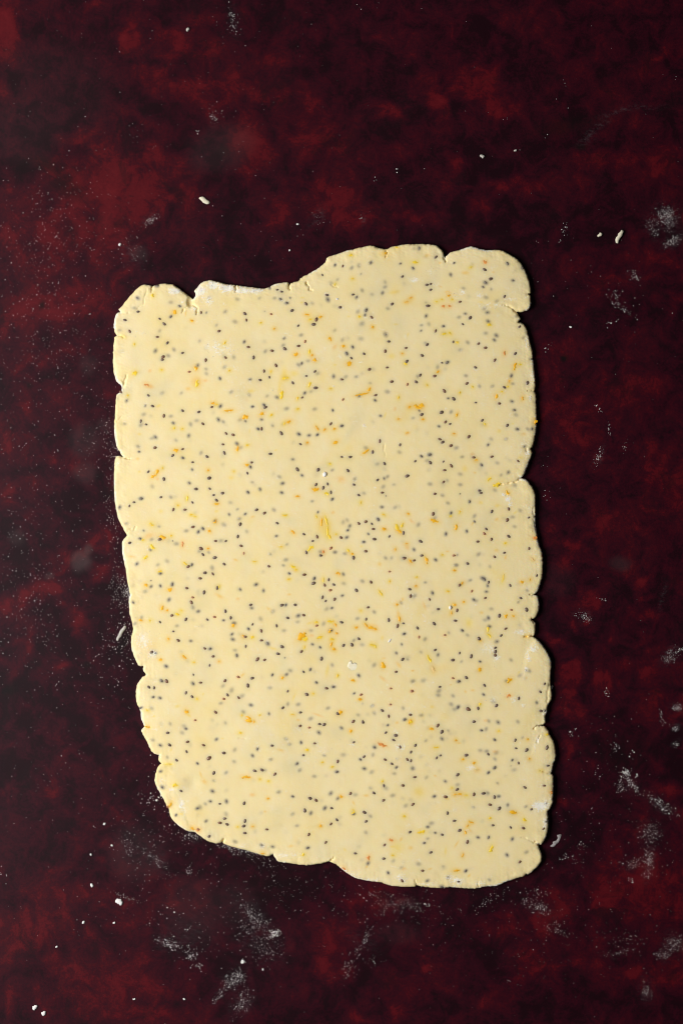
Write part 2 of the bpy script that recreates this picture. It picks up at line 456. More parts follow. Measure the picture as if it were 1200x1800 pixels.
curve = curve + np.stack([0.85 * sines(curve[:, 0], curve[:, 1], 10, 6, 21, 4, .85), 0.85 * sines(curve[:, 0], curve[:, 1], 10, 6, 22, 4, .85)], 1)
kk = (CAM_H - 0.55 * T) / CAM_H
cw = np.stack([(curve[:, 0] - 600) * PX * kk, (900 - curve[:, 1]) * PX * kk], 1)

G = 0.30 * MM
x0, y0 = cw.min(0) - 6 * G
x1, y1 = cw.max(0) + 6 * G
gx = np.arange(x0, x1, G)
gy = np.arange(y0, y1, G)
NX, NY = len(gx), len(gy)
X, Y = np.meshgrid(gx, gy)


def seg_field(lines, reach):
    """distance to, and nearest point on, a set of segments (within reach)"""
    D = np.full((NY, NX), reach * reach)
    BX, BY = X.copy(), Y.copy()
    SD = np.zeros((NY, NX))
    for (ax, ay), (bx, by) in lines:
        i0 = max(0, int((min(ax, bx) - reach - x0) / G)); i1 = min(NX, int((max(ax, bx) + reach - x0) / G) + 2)
        j0 = max(0, int((min(ay, by) - reach - y0) / G)); j1 = min(NY, int((max(ay, by) + reach - y0) / G) + 2)
        if i1 <= i0 or j1 <= j0: continue
        sx, sy = X[j0:j1, i0:i1], Y[j0:j1, i0:i1]
        dx, dy = bx - ax, by - ay
        t = np.clip(((sx - ax) * dx + (sy - ay) * dy) / (dx * dx + dy * dy + 1e-18), 0, 1)
        qx, qy = ax + t * dx, ay + t * dy
        d = (sx - qx) ** 2 + (sy - qy) ** 2
        w = D[j0:j1, i0:i1]
        m = d < w
        w[m] = d[m]
        BX[j0:j1, i0:i1][m] = qx[m]
        BY[j0:j1, i0:i1][m] = qy[m]
        SD[j0:j1, i0:i1][m] = np.sign(dx * (sy - ay) - dy * (sx - ax))[m]
    return np.sqrt(D), BX, BY, SD


segs = [(cw[i], cw[(i + 1) % len(cw)]) for i in range(len(cw))]
DE, BX, BY, _ = seg_field(segs, 7.5 * MM)


def inside_rows(xs, ys):
    """even-odd test, row by row"""
    res = np.zeros((len(ys), len(xs)), bool)
    a = cw
    b = np.roll(cw, -1, 0)
    for j, yy in enumerate(ys):
        c = (a[:, 1] > yy) != (b[:, 1] > yy)
        xc = a[c, 0] + (yy - a[c, 1]) / (b[c, 1] - a[c, 1]) * (b[c, 0] - a[c, 0])
        xc.sort()
        res[j] = (np.searchsorted(xc, xs) % 2) == 1
    return res


in_node = inside_rows(gx, gy)
in_cell = inside_rows(gx[:-1] + G / 2, gy[:-1] + G / 2)
d_in = np.where(in_node, DE, 0.0)

# --- height of the top surface
rr_ = np.clip(d_in / (np.clip(1.5 + 1.1 * sines(X, Y, 18 * MM, 8, 41, 3), .6, 3.2) * MM), 0, 1)
prof = 0.66 + 0.28 * np.sqrt(np.clip(1 - (1 - rr_) ** 2, 0, 1)) + 0.06 * np.clip(d_in / (7.5 * MM), 0, 1)
und = sines(X, Y, 45 * MM, 8, 31, 2)
edge_zone = np.exp(-(d_in / (5 * MM)) ** 2)
Z = T * prof + 0.14 * MM * und + 0.012 * MM * sines(X, Y, 9 * MM, 10, 32, 2) + edge_zone * 0.16 * MM * sines(X, Y, 6 * MM, 10, 33, 4, .62)


def CP(o, p):
    w = P(o[0] + p[0] * S, o[1] + p[1] * S, T)
    return w


A_, B_, C_, D_, E_, F_ = (190, 420), (450, 420), (710, 420), (190, 710), (450, 710), (710, 710)
G_, H_, I_, J_, K_, L_ = (210, 1000), (470, 1000), (720, 1000), (210, 1290), (470, 1290), (720, 1290)
# cracks: crop, width mm, depth mm, points
CRACK = [
    (A_, .35, 1.6, [(358, 395), (352, 430)]), (A_, .30, 2.6, [(1035, 380), (1033, 432)]), (A_, .45, 1.0, [(118, 1212), (138, 1160), (152, 1105)]),
    (A_, .40, 1.6, [(645, 548), (612, 570), (600, 600)]), (A_, .40, 1.8, [(690, 535), (726, 565), (718, 612)]), (A_, .7, .9, [(118, 1150), (135, 1175), (125, 1200)]),
    (A_, .30, .5, [(318, 405), (300, 480), (285, 540), (240, 565)]), (A_, .45, 1.2, [(76, 782), (125, 795)]), (A_, .35, .6, [(105, 597), (165, 600)]),
    (B_, .40, 2.0, [(268, 370), (275, 410)]), (B_, .38, 2.2, [(402, 342), (425, 388), (455, 415)]), (B_, .30, 1.2, [(1055, 85), (1060, 118), (1050, 150)]), (B_, .25, .8, [(600, 372), (635, 390), (660, 392)]),
    (C_, .40, 1.8, [(332, 150), (336, 185)]), (C_, .45, 1.9, [(800, 540), (835, 543), (868, 562), (912, 590)]), (C_, .28, 1.5, [(1058, 1230), (1000, 1231)]), (C_, .35, 1.4, [(925, 676), (960, 684)]),
    (F_, .36, 1.7, [(935, 606), (900, 628), (860, 645), (770, 657)]), (F_, .6, .9, [(1030, 370), (1000, 390), (985, 365)]), (F_, .5, .8, [(1045, 850), (1058, 960), (1070, 1040)]),
    (I_, .34, 2.0, [(1028, 210), (975, 208)]), (I_, .40, 1.8, [(988, 546), (930, 548)]), (I_, .40, 2.0, [(1055, 1270), (1025, 1280), (1005, 1300)]), (I_, .5, 1.4, [(990, 410), (1005, 440)]),
    (I_, .7, .7, [(1125, 940), (1118, 1000), (1108, 1080)]),
    (L_, .28, 1.3, [(1145, 318), (1110, 310), (1060, 300)]), (L_, .42, 2.2, [(1052, 904), (1015, 880)]), (L_, .28, 1.1, [(1010, 878), (960, 855), (905, 840)]), (L_, .35, .9, [(1048, 10), (1030, 70)]),
    (L_, .28, 1.2, [(50, 1228), (42, 1185)]), (L_, .3, .9, [(560, 1250), (555, 1200)]), (K_, .36, 1.4, [(505, 1034), (528, 1015), (540, 998)]), (K_, .3, 1.2, [(46, 973), (52, 1000)]),
    (J_, .28, 1.2, [(342, 240), (430, 246)]), (J_, .35, 1.6, [(838, 875), (846, 852)]), (G_, .32, 1.3, [(200, 1275), (250, 1288)]), (J_, .3, .7, [(970, 38), (1020, 40)]),
    (D_, .35, 1.7, [(126, 432), (178, 442)]), (D_, .25, .6, [(80, 150), (108, 105)]), (D_, .5, .7, [(165, 1030), (190, 1010)]), (D_, .5, .7, [(205, 1025), (225, 995)]), (E_, .35, .35, [(1040, 320), (1045, 430)]),
]
crk = sines(X, Y, 2.6 * MM, 8, 51, 2)
for o, w, dep, pl in CRACK:
    q = [CP(o, p) for p in pl]
    # break each run up a little so the tear wanders
    q2 = []
    for a, b in zip(q[:-1], q[1:]):
        n = max(2, int(math.hypot(b[0] - a[0], b[1] - a[1]) / (1.2 * MM)))
        for k in range(n):
            t = k / n
            q2.append((a[0] + (b[0] - a[0]) * t + random.gauss(0, .24) * MM, a[1] + (b[1] - a[1]) * t + random.gauss(0, .24) * MM))
    q2.append(q[-1])
    d, _, _, _ = seg_field(list(zip(q2[:-1], q2[1:])), 3 * MM)
    Z -= .46 * dep * MM * np.exp(-(d / (w * MM * np.clip(.72 + .35 * crk, .35, 1.3))) ** 2) * np.clip(.9 + .4 * crk, .3, 1.3)
# torn, sunken patch by the deep notch
px_, py_ = CP(A_, (668, 510))
Z -= 1.5 * MM * np.exp(-(((X - px_) / (5.5 * MM * .26)) ** 2 + ((Y - py_) / (9 * MM * .26)) ** 2) ** 2)
# folds: one side of a line stands higher, dying away from it
FOLD = [(C_, .55, 5.0, [(520, 500), (640, 520), (800, 538), (868, 560), (912, 590)]), (J_, .5, 4.0, [(540, 690), (500, 560), (450, 470), (370, 400), (320, 370)]),
        (I_, -.45, 4.0, [(930, 830), (960, 690), (1010, 590)]), (A_, .35, 4.0, [(240, 562), (295, 500), (315, 400)]), (F_, .3, 4.0, [(770, 657), (860, 645), (935, 606)]),
        (L_, -.35, 3.0, [(1000, 130), (1030, 60), (1055, 5)])]
for o, hgt, reach, pl in FOLD:
    q = [CP(o, p) for p in pl]
    d, _, _, sd = seg_field(list(zip(q[:-1], q[1:])), 10 * MM)
    Z += .5 * hgt * MM * np.exp(-d / (reach * MM * .5)) * np.clip(sd * d / (1.6 * MM), -.15, 1) * (d < 9.9 * MM)
# dents and swellings: crop, point, radius mm, height mm
for o, p, r, h in [(J_, (590, 400), 3.0, -.45), (J_, (470, 430), 3.0, .35), (J_, (430, 600), 4, -.25), (I_, (1050, 720), 4.5, .4), (L_, (1110, 130), 4, .3), (C_, (1000, 470), 5, .3), (A_, (400, 450), 6, .3),
                   (F_, (1010, 690), 4, .3), (G_, (190, 1000), 5, .25), (A_, (130, 1000), 5, .2), (L_, (1030, 1000), 4, .25)]:
    cx, cy = CP(o, p)
    Z += h * MM * np.exp(-((X - cx) ** 2 + (Y - cy) ** 2) / (r * MM) ** 2)
Z = np.maximum(Z, 0.25 * MM)


def h_at(x, y):
    i = min(NX - 1, max(0, int(round((x - x0) / G))))
    j = min(NY - 1, max(0, int(round((y - y0) / G))))
    return float(Z[j, i])


# ------------------------------------------------------------------ what is kneaded into the dough (positions read off the photograph)
# seeds: x y angle kind   d dark, b brown, r reddish, m under a thin skin of dough, f deep below, s small
SEED = {
A_: "242 480 0 m;245 590 20 d;140 658 0 d;95 740 0 f;177 750 -40 b;420 648 -30 d;457 690 -40 d;420 745 60 f;400 795 0 d;480 846 40 d;385 908 0 m;447 957 30 b;441 980 0 d;490 948 -20 f;605 925 20 d;510 515 0 f;582 545 -20 m;510 630 45 m;755 597 90 d;798 598 0 m;950 590 45 f;1110 606 -40 d;1122 660 80 b;1030 672 0 f;900 748 20 d;743 828 60 f;880 700 0 f;1105 835 60 m;1138 877 0 b;953 963 -20 b;1180 962 80 d;793 983 80 d;728 1026 60 m;795 1055 0 f;798 1093 0 f;945 1040 30 f;908 1132 0 m;1152 1140 10 m;1000 1242 0 f;660 1078 0 r;328 1270 -40 d;107 1242 -20 b;152 1312 60 m;440 1250 0 f;595 1250 0 f;400 382 10 m;535 898 0 f;820 480 0 f;1050 490 0 f;215 560 0 f;1020 960 0 f;1145 1265 0 f",
B_: "640 212 70 m;703 220 80 b;775 235 0 f;833 217 80 f;930 193 30 m;1170 200 0 m;1186 305 45 d;538 292 -60 d;660 330 0 f;610 360 0 f;172 412 0 d;207 428 0 d;112 398 0 m;150 480 0 f;200 490 0 m;277 478 0 m;250 520 10 m;28 480 0 f;405 527 -50 d;455 522 0 f;292 580 30 d;123 610 0 r;70 587 0 s;575 455 0 d;582 492 -70 m;783 452 0 d;815 474 0 m;1025 438 60 m;1045 350 0 f;1045 390 0 f;940 450 0 f;682 555 0 d;1102 528 30 d;1068 565 0 f;893 578 0 m;825 590 0 f;883 618 0 m;935 635 -45 d;858 685 0 f;490 652 70 d;465 692 20 d;342 704 45 d;638 742 0 f;228 806 40 m;365 780 0 f;398 832 60 r;345 868 10 b;220 862 0 f;235 892 -30 d;130 907 -10 d;75 912 0 f;700 820 0 f;783 877 0 m;735 930 -60 m;772 967 -45 d;875 932 -20 d;1050 775 0 m;1075 832 10 d;1048 907 80 d;162 1024 -50 b;370 1010 45 m;343 1022 0 f;422 990 0 f;65 1073 80 b;108 1122 80 d;30 1145 -10 d;408 1112 10 d;478 1075 50 d;500 1092 0 f;298 1168 -70 d;920 1058 20 b;1062 1043 15 d;628 1115 80 m;693 1140 0 b;728 1118 40 f;813 1118 0 f;1098 1158 20 b;486 1208 0 d;395 1250 50 m;373 1287 30 d;445 1238 0 f;170 1285 0 m;90 1275 0 f;705 1303 40 r;968 1268 15 b;965 1310 0 m;838 1272 60 m;925 1170 0 f;850 810 0 f;860 418 0 f;850 285 0 f;1065 1240 0 f",
C_: "123 75 80 m;82 80 0 f;257 147 45 d;72 237 0 m;405 195 20 m;377 290 0 m;838 200 0 m;653 250 -15 d;958 235 0 m;703 325 20 d;660 355 0 m;640 390 0 m;705 408 0 f;882 337 -10 m;812 468 70 d;663 475 0 f;185 372 0 d;215 365 30 d;215 412 30 d;480 400 0 f;452 510 10 d;175 515 0 s;195 543 15 d;178 625 0 m;495 607 0 m;533 640 60 d;475 692 -30 b;650 565 0 f;675 597 0 m;680 668 0 m;318 708 10 m;255 747 60 d;137 745 0 m;140 700 0 f;200 690 0 f;187 857 30 d;172 845 0 f;398 835 80 d;602 850 45 d;657 883 10 b;747 783 0 m;730 820 0 m;515 840 0 f;455 900 0 f;15 885 20 b;147 947 -30 d;22 993 50 d;900 930 45 d;733 985 60 b;307 1005 -30 d;350 1002 20 m;270 1040 60 f;578 1043 -30 d;247 1112 15 d;130 1105 70 d;108 1115 0 f;98 1160 -40 d;868 1110 0 m;510 1172 30 b;997 1170 60 d;812 1204 -30 d;880 1175 0 f;325 1232 -60 d;357 1293 0 m;400 1295 -45 d;873 1318 -20 m;580 1328 0 b;1025 1290 0 f;968 800 0 f;935 712 50 d;910 628 0 f;770 1335 0 b;445 635 0 f;750 505 0 f;27 1180 60 r;660 765 0 f;610 1195 0 f;715 1195 0 f;500 1110 0 f",
D_: "303 15 0 m;362 18 -30 d;605 55 -30 d;737 65 20 d;842 25 15 b;912 18 0 m;1172 22 0 m;453 98 90 d;267 140 80 d;310 167 -10 d;268 172 0 f;135 162 0 f;530 155 -30 m;720 135 0 f;770 162 -50 b;895 127 -50 m;935 145 0 f;1115 140 0 m;1070 130 0 f;385 270 -50 m;355 280 0 f;383 355 5 d;655 258 80 m;552 295 0 f;958 240 -40 d;1012 250 -25 b;1045 322 0 m;1077 355 0 f;930 328 0 b;943 397 -60 d;605 367 10 d;525 418 30 d;607 438 -20 m;803 428 -30 d;755 397 0 f;253 388 0 m;245 345 0 f;687 473 0 b;683 533 0 m;1165 475 10 d;1155 512 0 m;1130 562 -70 d;328 550 50 d;455 612 -70 d;822 602 20 d;660 642 0 m;715 690 0 d;825 688 -35 d;928 723 20 d;857 740 20 d;880 782 -50 d;685 800 -45 d;430 757 20 d;510 757 0 f;1135 717 0 m;993 800 0 f;212 798 10 b;175 828 75 d;270 768 0 m;95 840 0 m;530 857 60 b;625 858 0 b;983 897 0 m;1113 893 0 m;690 998 5 b;770 1012 0 m;733 1038 60 m;940 980 0 f;868 950 0 m;1072 980 90 d;1065 932 0 f;1125 1035 0 f;290 1028 0 m;262 1093 0 m;180 1128 10 d;425 1097 20 d;345 1185 0 m;872 1112 0 b;955 1113 20 d;915 1110 0 f;1053 1075 80 d;1078 1152 -20 d;1102 1212 80 r;755 1173 -20 d;770 1222 -40 d;740 1197 0 f;818 1205 0 f;865 1248 10 d;942 1300 -30 d;235 1298 0 m;405 1305 0 f;480 1275 0 f;650 1320 30 b;680 1305 0 m;845 1330 0 f;355 1100 0 f;360 670 0 f;1170 635 0 f;150 970 0 f;415 995 0 f;525 1112 0 s;555 1135 0 f;1050 855 0 f;510 100 0 f;670 165 0 f;290 85 0 f;635 1030 0 f",
E_: "75 28 15 d;65 8 0 m;248 38 0 f;475 42 0 f;622 52 -70 m;1008 97 -20 m;605 162 45 b;695 178 0 m;45 202 80 d;17 203 0 m;45 127 0 m;135 178 0 f;205 238 -60 d;347 245 0 m;430 255 0 m;497 250 30 m;360 327 -35 d;1003 302 90 d;1167 332 70 d;1162 392 0 f;945 390 80 d;890 357 0 f;117 405 10 d;298 450 0 m;695 430 -20 d;760 432 0 d;1042 485 -60 d;983 487 0 f;335 530 -60 d;503 535 45 d;373 580 0 m;618 537 0 f;745 545 -60 d;215 645 0 m;190 592 0 f;33 693 0 m;208 720 -10 m;485 655 45 d;580 650 -60 d;545 682 80 d;607 717 80 d;618 773 30 m;793 655 -30 d;985 617 50 d;1038 605 0 m;1030 672 0 f;832 740 -30 d;875 725 0 f;1023 720 0 b;1052 747 -70 s;1020 837 15 m;1127 840 0 f;1117 655 0 f;502 878 70 m;70 885 25 b;3 860 20 d;455 790 0 f;172 968 -20 d;165 1072 0 m;388 1057 -30 d;495 1077 -80 d;460 1112 0 d;408 1207 -60 d;525 1230 0 d;525 1200 0 f;833 970 -40 b;890 955 20 d;938 973 -50 d;952 1015 0 b;990 937 -45 m;760 990 0 m;743 1025 30 m;738 943 0 f;705 960 0 f;690 1085 -40 d;735 1083 0 m;910 1055 -40 m;960 1097 -20 d;873 1120 0 m;887 1195 0 d;1080 1075 60 b;1195 1048 80 d;607 1170 30 r;640 1203 0 m;720 1215 0 f;790 1250 -80 d;1193 1248 0 d;1097 1250 0 f;1050 1250 0 f;117 1220 0 f;242 1265 0 f;222 1310 0 f;105 1318 -20 d;145 860 0 f;800 610 0 f;1065 590 0 f;250 1140 0 f",
F_: "140 88 20 d;123 55 0 m;72 115 0 f;303 70 25 d;337 145 50 b;372 163 15 d;282 182 -10 m;893 50 0 m;905 88 0 f;633 133 50 d;835 175 60 d;917 205 0 m;523 267 40 b;287 287 -10 d;313 310 10 d;380 338 30 d;423 357 0 f;680 332 0 m;705 285 0 f;825 285 0 f;1035 203 0 m;1000 203 0 f;975 345 0 m;207 412 0 m;140 425 0 m;90 465 20 d;210 475 -60 d;185 460 0 f;318 468 50 d;383 502 -50 b;327 538 0 b;560 433 0 d;710 428 20 d;627 495 0 m;755 480 0 f;922 463 -60 b;845 555 0 m;785 577 0 f;23 585 25 d;318 635 45 d;350 622 0 f;248 730 0 b;455 655 0 f;455 570 0 f;453 730 0 s;610 703 0 d;622 722 0 d;735 700 0 f;530 793 0 m;355 805 0 f;310 742 0 f;235 893 80 d;250 925 0 f;380 885 60 m;710 873 60 d;847 852 -80 d;835 942 60 b;880 918 0 f;1010 922 30 d;940 865 0 f;665 1015 -40 d;650 1053 -30 r;707 1100 80 b;848 1075 -60 d;597 1117 0 d;1013 1172 80 b;338 1055 80 m;507 1033 0 m;570 955 0 m;132 1115 -25 d;80 1182 -60 m;143 1230 0 d;80 1270 25 b;5 1252 0 d;255 1265 0 m;403 1230 0 r;733 1240 -30 d;812 1208 20 d;603 1220 0 f;510 1293 -30 d;422 1308 0 m;695 1320 0 f;470 430 0 f;570 910 0 f;210 650 0 f;895 660 0 f;430 1225 0 f;380 65 0 f;115 980 0 f;895 995 0 f",
G_: "333 38 0 m;258 143 0 m;257 95 0 s;333 138 0 m;430 125 80 m;210 183 0 f;403 250 0 m;697 32 0 d;757 40 -50 b;653 77 5 d;545 157 -10 b;687 192 80 d;793 155 80 d;980 167 -60 m;1108 127 0 m;1168 177 -80 m;583 270 -60 d;595 232 0 r;640 345 0 m;112 272 0 m;860 343 90 d;903 397 80 d;1065 292 20 d;1073 318 0 m;428 377 -5 d;540 410 60 d;713 412 -20 d;845 417 0 m;772 390 0 r;330 432 -50 d;180 395 0 f;468 462 0 f;438 507 0 d;478 580 -25 b;580 585 0 m;930 440 0 m;913 530 0 m;920 572 0 m;1047 487 0 m;1080 450 50 d;1150 502 -60 d;1020 550 -20 b;1153 580 20 b;1025 628 80 d;938 660 0 f;953 703 -70 m;692 645 -40 b;737 648 0 m;760 710 20 b;732 783 60 d;262 675 40 d;293 682 0 m;1120 733 60 b;1177 738 20 b;380 790 -40 m;600 858 90 b;657 923 -10 b;597 930 0 m;343 908 0 m;385 915 -45 b;240 960 -40 d;282 965 80 d;330 1047 -30 m;275 1040 0 m;540 1005 80 d;590 1037 -20 d;857 908 50 d;840 950 0 f;877 1023 -40 d;967 1045 -45 d;995 1030 0 f;965 877 -25 r;1073 887 0 d;1042 947 -75 d;847 1055 -25 r;823 1090 0 f;1067 1105 0 m;783 1165 -30 b;615 1228 0 r;178 1127 0 m;262 1130 0 f;540 1297 0 m;525 1275 0 f;393 1330 0 d;413 1257 0 f;1195 605 0 f;510 1330 0 f;860 1250 0 f;125 445 0 f;595 312 0 f;1145 405 0 f;910 985 0 f;1005 1160 0 f",
H_: "178 37 0 m;300 47 5 d;380 78 0 m;370 117 25 d;497 88 80 d;465 132 -60 d;538 128 -30 d;615 43 0 m;618 118 0 f;510 173 0 r;447 230 70 d;472 260 40 d;545 245 60 d;607 217 0 m;522 318 30 m;480 325 0 f;115 295 0 d;150 293 60 m;230 290 5 d;165 397 -15 d;250 380 0 m;293 375 -20 b;720 173 -40 d;840 107 -70 b;990 22 0 r;1153 165 -30 d;1160 220 60 d;1190 220 0 f;1083 275 0 f;815 312 10 b;865 350 0 f;800 408 80 d;730 403 0 f;983 413 -70 d;1055 460 60 d;1102 442 0 d;75 462 -60 d;135 500 0 f;597 433 -10 d;400 460 0 r;515 500 0 m;353 500 0 f;455 445 0 f;365 612 -30 m;118 632 -30 d;85 688 0 d;5 605 0 m;273 672 25 b;427 637 0 m;438 728 80 d;142 722 0 s;617 618 15 d;685 615 -70 d;740 567 -30 d;768 615 0 f;700 580 0 f;1108 527 0 m;1088 612 0 m;1045 683 0 m;1098 730 40 d;1042 835 0 d;40 860 60 m;155 857 45 m;185 825 0 f;293 835 -50 b;348 817 0 m;740 865 0 m;397 922 -30 m;477 968 -20 d;535 957 0 m;165 993 50 d;317 1017 -20 d;20 965 0 f;703 1010 0 m;760 1020 20 r;1178 910 0 f;1172 990 0 r;125 1127 25 d;165 1097 0 f;13 1175 0 m;268 1165 30 d;250 1100 0 f;570 1175 -35 d;775 1240 -70 d;695 1238 50 b;735 1185 0 f;930 1148 -40 d;983 1195 -80 b;997 1100 0 r;1100 1130 0 f;1160 1183 0 b;1113 1222 0 m;865 1170 0 f;770 1095 0 s;850 1110 0 f;423 1260 0 d;460 1262 30 d;263 1275 30 d;340 1288 0 r;600 1292 0 m;417 1328 0 m;960 1328 30 d;975 1268 0 m;350 1215 0 f;1000 970 0 r;1135 735 0 f;525 780 0 f;865 780 0 f;770 100 0 f;245 430 0 f;45 345 0 f;490 1130 0 f",
I_: "125 110 0 f;183 195 0 m;160 247 -70 b;230 327 5 d;403 133 60 b;383 337 80 b;490 92 20 f;503 180 60 r;590 75 0 m;605 85 0 m;638 108 80 d;630 137 0 m;620 185 0 m;610 237 30 d;518 250 -30 m;540 260 0 f;813 135 -50 d;1028 55 60 b;898 237 -20 d;878 270 0 f;943 328 -60 d;823 333 0 r;725 380 80 d;637 398 0 m;610 415 0 f;645 467 0 m;660 325 0 f;368 420 -10 d;198 445 -45 d;62 480 -60 d;75 553 80 r;315 518 0 f;285 537 0 r;123 570 0 f;425 500 0 m;467 537 0 f;558 562 -60 d;205 658 30 d;228 697 60 m;403 683 70 d;347 740 0 d;418 752 0 f;497 710 80 d;568 752 0 m;777 485 30 b;740 540 50 d;705 590 0 m;693 640 20 d;693 672 60 d;693 702 0 d;820 740 0 f;457 883 -30 d;350 887 0 r;397 913 0 m;243 957 5 b;235 990 0 f;230 1025 0 f;350 1030 0 f;110 905 0 f;25 912 0 f;605 945 -60 d;597 1020 0 m;943 822 0 m;970 828 0 f;1090 935 70 d;1057 998 -50 d;883 1050 80 d;1028 1085 0 m;1060 1152 -15 d;1093 1150 0 m;700 1110 45 d;675 1075 0 f;470 1135 -25 d;553 1132 -70 d;390 1122 0 m;335 1098 0 f;18 993 0 r;93 1187 0 f;227 1270 50 b;260 1322 70 d;310 1312 0 f;520 1240 0 d;640 1235 0 f;715 1245 0 m;580 1310 0 m;618 1300 0 f;890 865 0 f;785 910 0 f;950 175 0 f;875 1240 0 f;90 675 0 f;360 1140 0 f",
J_: "270 50 0 f;333 92 0 m;408 90 -50 d;553 65 20 d;545 145 -60 b;682 92 -10 b;787 45 0 m;848 155 0 d;935 130 0 f;728 195 10 b;463 213 -50 d;633 240 0 m;765 318 70 d;865 315 0 f;765 380 0 f;1120 122 0 m;1080 177 -40 m;1097 300 -20 d;1155 292 -20 d;1180 295 0 f;335 305 0 m;350 433 -40 m;500 462 -30 d;755 465 0 m;738 547 0 m;697 568 0 f;815 568 -10 d;868 548 0 m;632 605 10 m;655 595 0 f;1013 562 70 d;460 660 0 m;703 708 0 m;815 722 0 d;853 688 10 d;875 735 -30 d;865 650 0 f;1018 707 80 d;1010 748 10 d;1018 805 -10 d;1195 775 0 d;730 830 50 d;1155 905 0 m;940 875 0 f;930 225 0 f;395 590 40 r;390 190 0 f;640 775 0 r",
K_: "38 95 -5 d;150 40 0 f;180 85 0 f;273 70 -60 m;383 77 0 d;292 173 15 d;240 242 0 m;262 295 0 f;27 208 0 f;60 328 50 b;92 472 0 f;700 68 20 d;868 110 0 m;1022 50 -30 d;1040 12 0 d;1075 107 -70 d;460 175 0 f;570 222 80 d;563 308 0 m;783 185 50 d;753 208 0 m;785 282 -10 m;955 210 -20 d;1008 243 -30 d;1045 272 0 m;1028 322 0 f;1163 147 60 d;1135 210 -60 d;1163 217 70 d;943 417 -70 d;960 440 0 f;1098 418 -10 d;1192 352 0 b;863 480 -45 d;835 440 0 f;938 540 10 d;672 485 50 d;712 495 0 f;513 483 0 m;570 525 0 m;205 508 0 m;347 523 -20 d;393 538 -30 d;465 603 0 m;520 603 -30 d;303 620 -70 d;352 643 0 m;700 650 0 m;790 640 -30 d;835 668 0 f;800 710 20 d;563 698 -50 d;513 732 50 b;1120 583 0 f;1178 573 30 d;335 818 80 b;473 880 50 d;327 925 0 m;712 970 0 d;947 903 50 d;943 1012 -5 d;1020 1030 0 f;815 1050 0 m;978 1127 0 m;1090 1190 -50 d;43 917 0 m;1085 1085 0 f;1155 797 20 d;240 745 0 f;797 800 0 f;615 170 0 f;1015 500 0 f;205 650 0 f;1175 280 0 f;845 310 0 f;855 170 0 f;380 345 0 f",
L_: "45 93 60 d;260 40 0 m;687 48 -60 m;855 50 80 d;912 30 0 f;860 117 0 d;945 133 40 d;1110 108 60 d;1118 258 0 d;217 195 45 d;248 175 20 d;457 172 20 d;635 165 -60 d;622 140 0 f;700 155 0 f;690 205 0 f;830 213 0 m;880 237 -75 b;818 260 0 s;637 315 0 m;688 275 0 m;135 353 0 f;388 333 30 d;287 385 -30 m;385 450 30 d;387 412 0 f;198 507 0 m;290 510 -15 b;520 490 60 d;597 483 10 d;632 480 0 f;685 513 -70 d;720 507 0 m;650 575 -20 d;723 607 40 d;793 577 80 m;932 435 -40 d;1087 420 0 b;1103 565 0 m;985 612 30 d;515 595 0 f;305 643 -80 d;362 705 10 d;403 783 10 d;673 742 10 d;817 760 -60 d;920 765 -30 d;1083 770 30 d;1105 712 0 m;205 803 -10 m;262 818 -20 d;145 755 0 m;175 725 0 f;117 885 10 m;145 850 0 f;168 963 15 d;467 877 60 d;552 840 0 m;638 840 0 m;830 853 0 m;787 983 0 m;890 1040 40 d;453 1112 0 m;103 1110 0 d;142 1192 0 m;395 1200 0 d;310 1165 0 m;645 1185 0 f;258 1240 0 m;25 280 0 f;845 293 0 f;710 400 0 f;940 590 0 f;945 960 0 f;70 1055 0 f;270 1075 0 f;570 135 0 f;130 55 0 f",
}
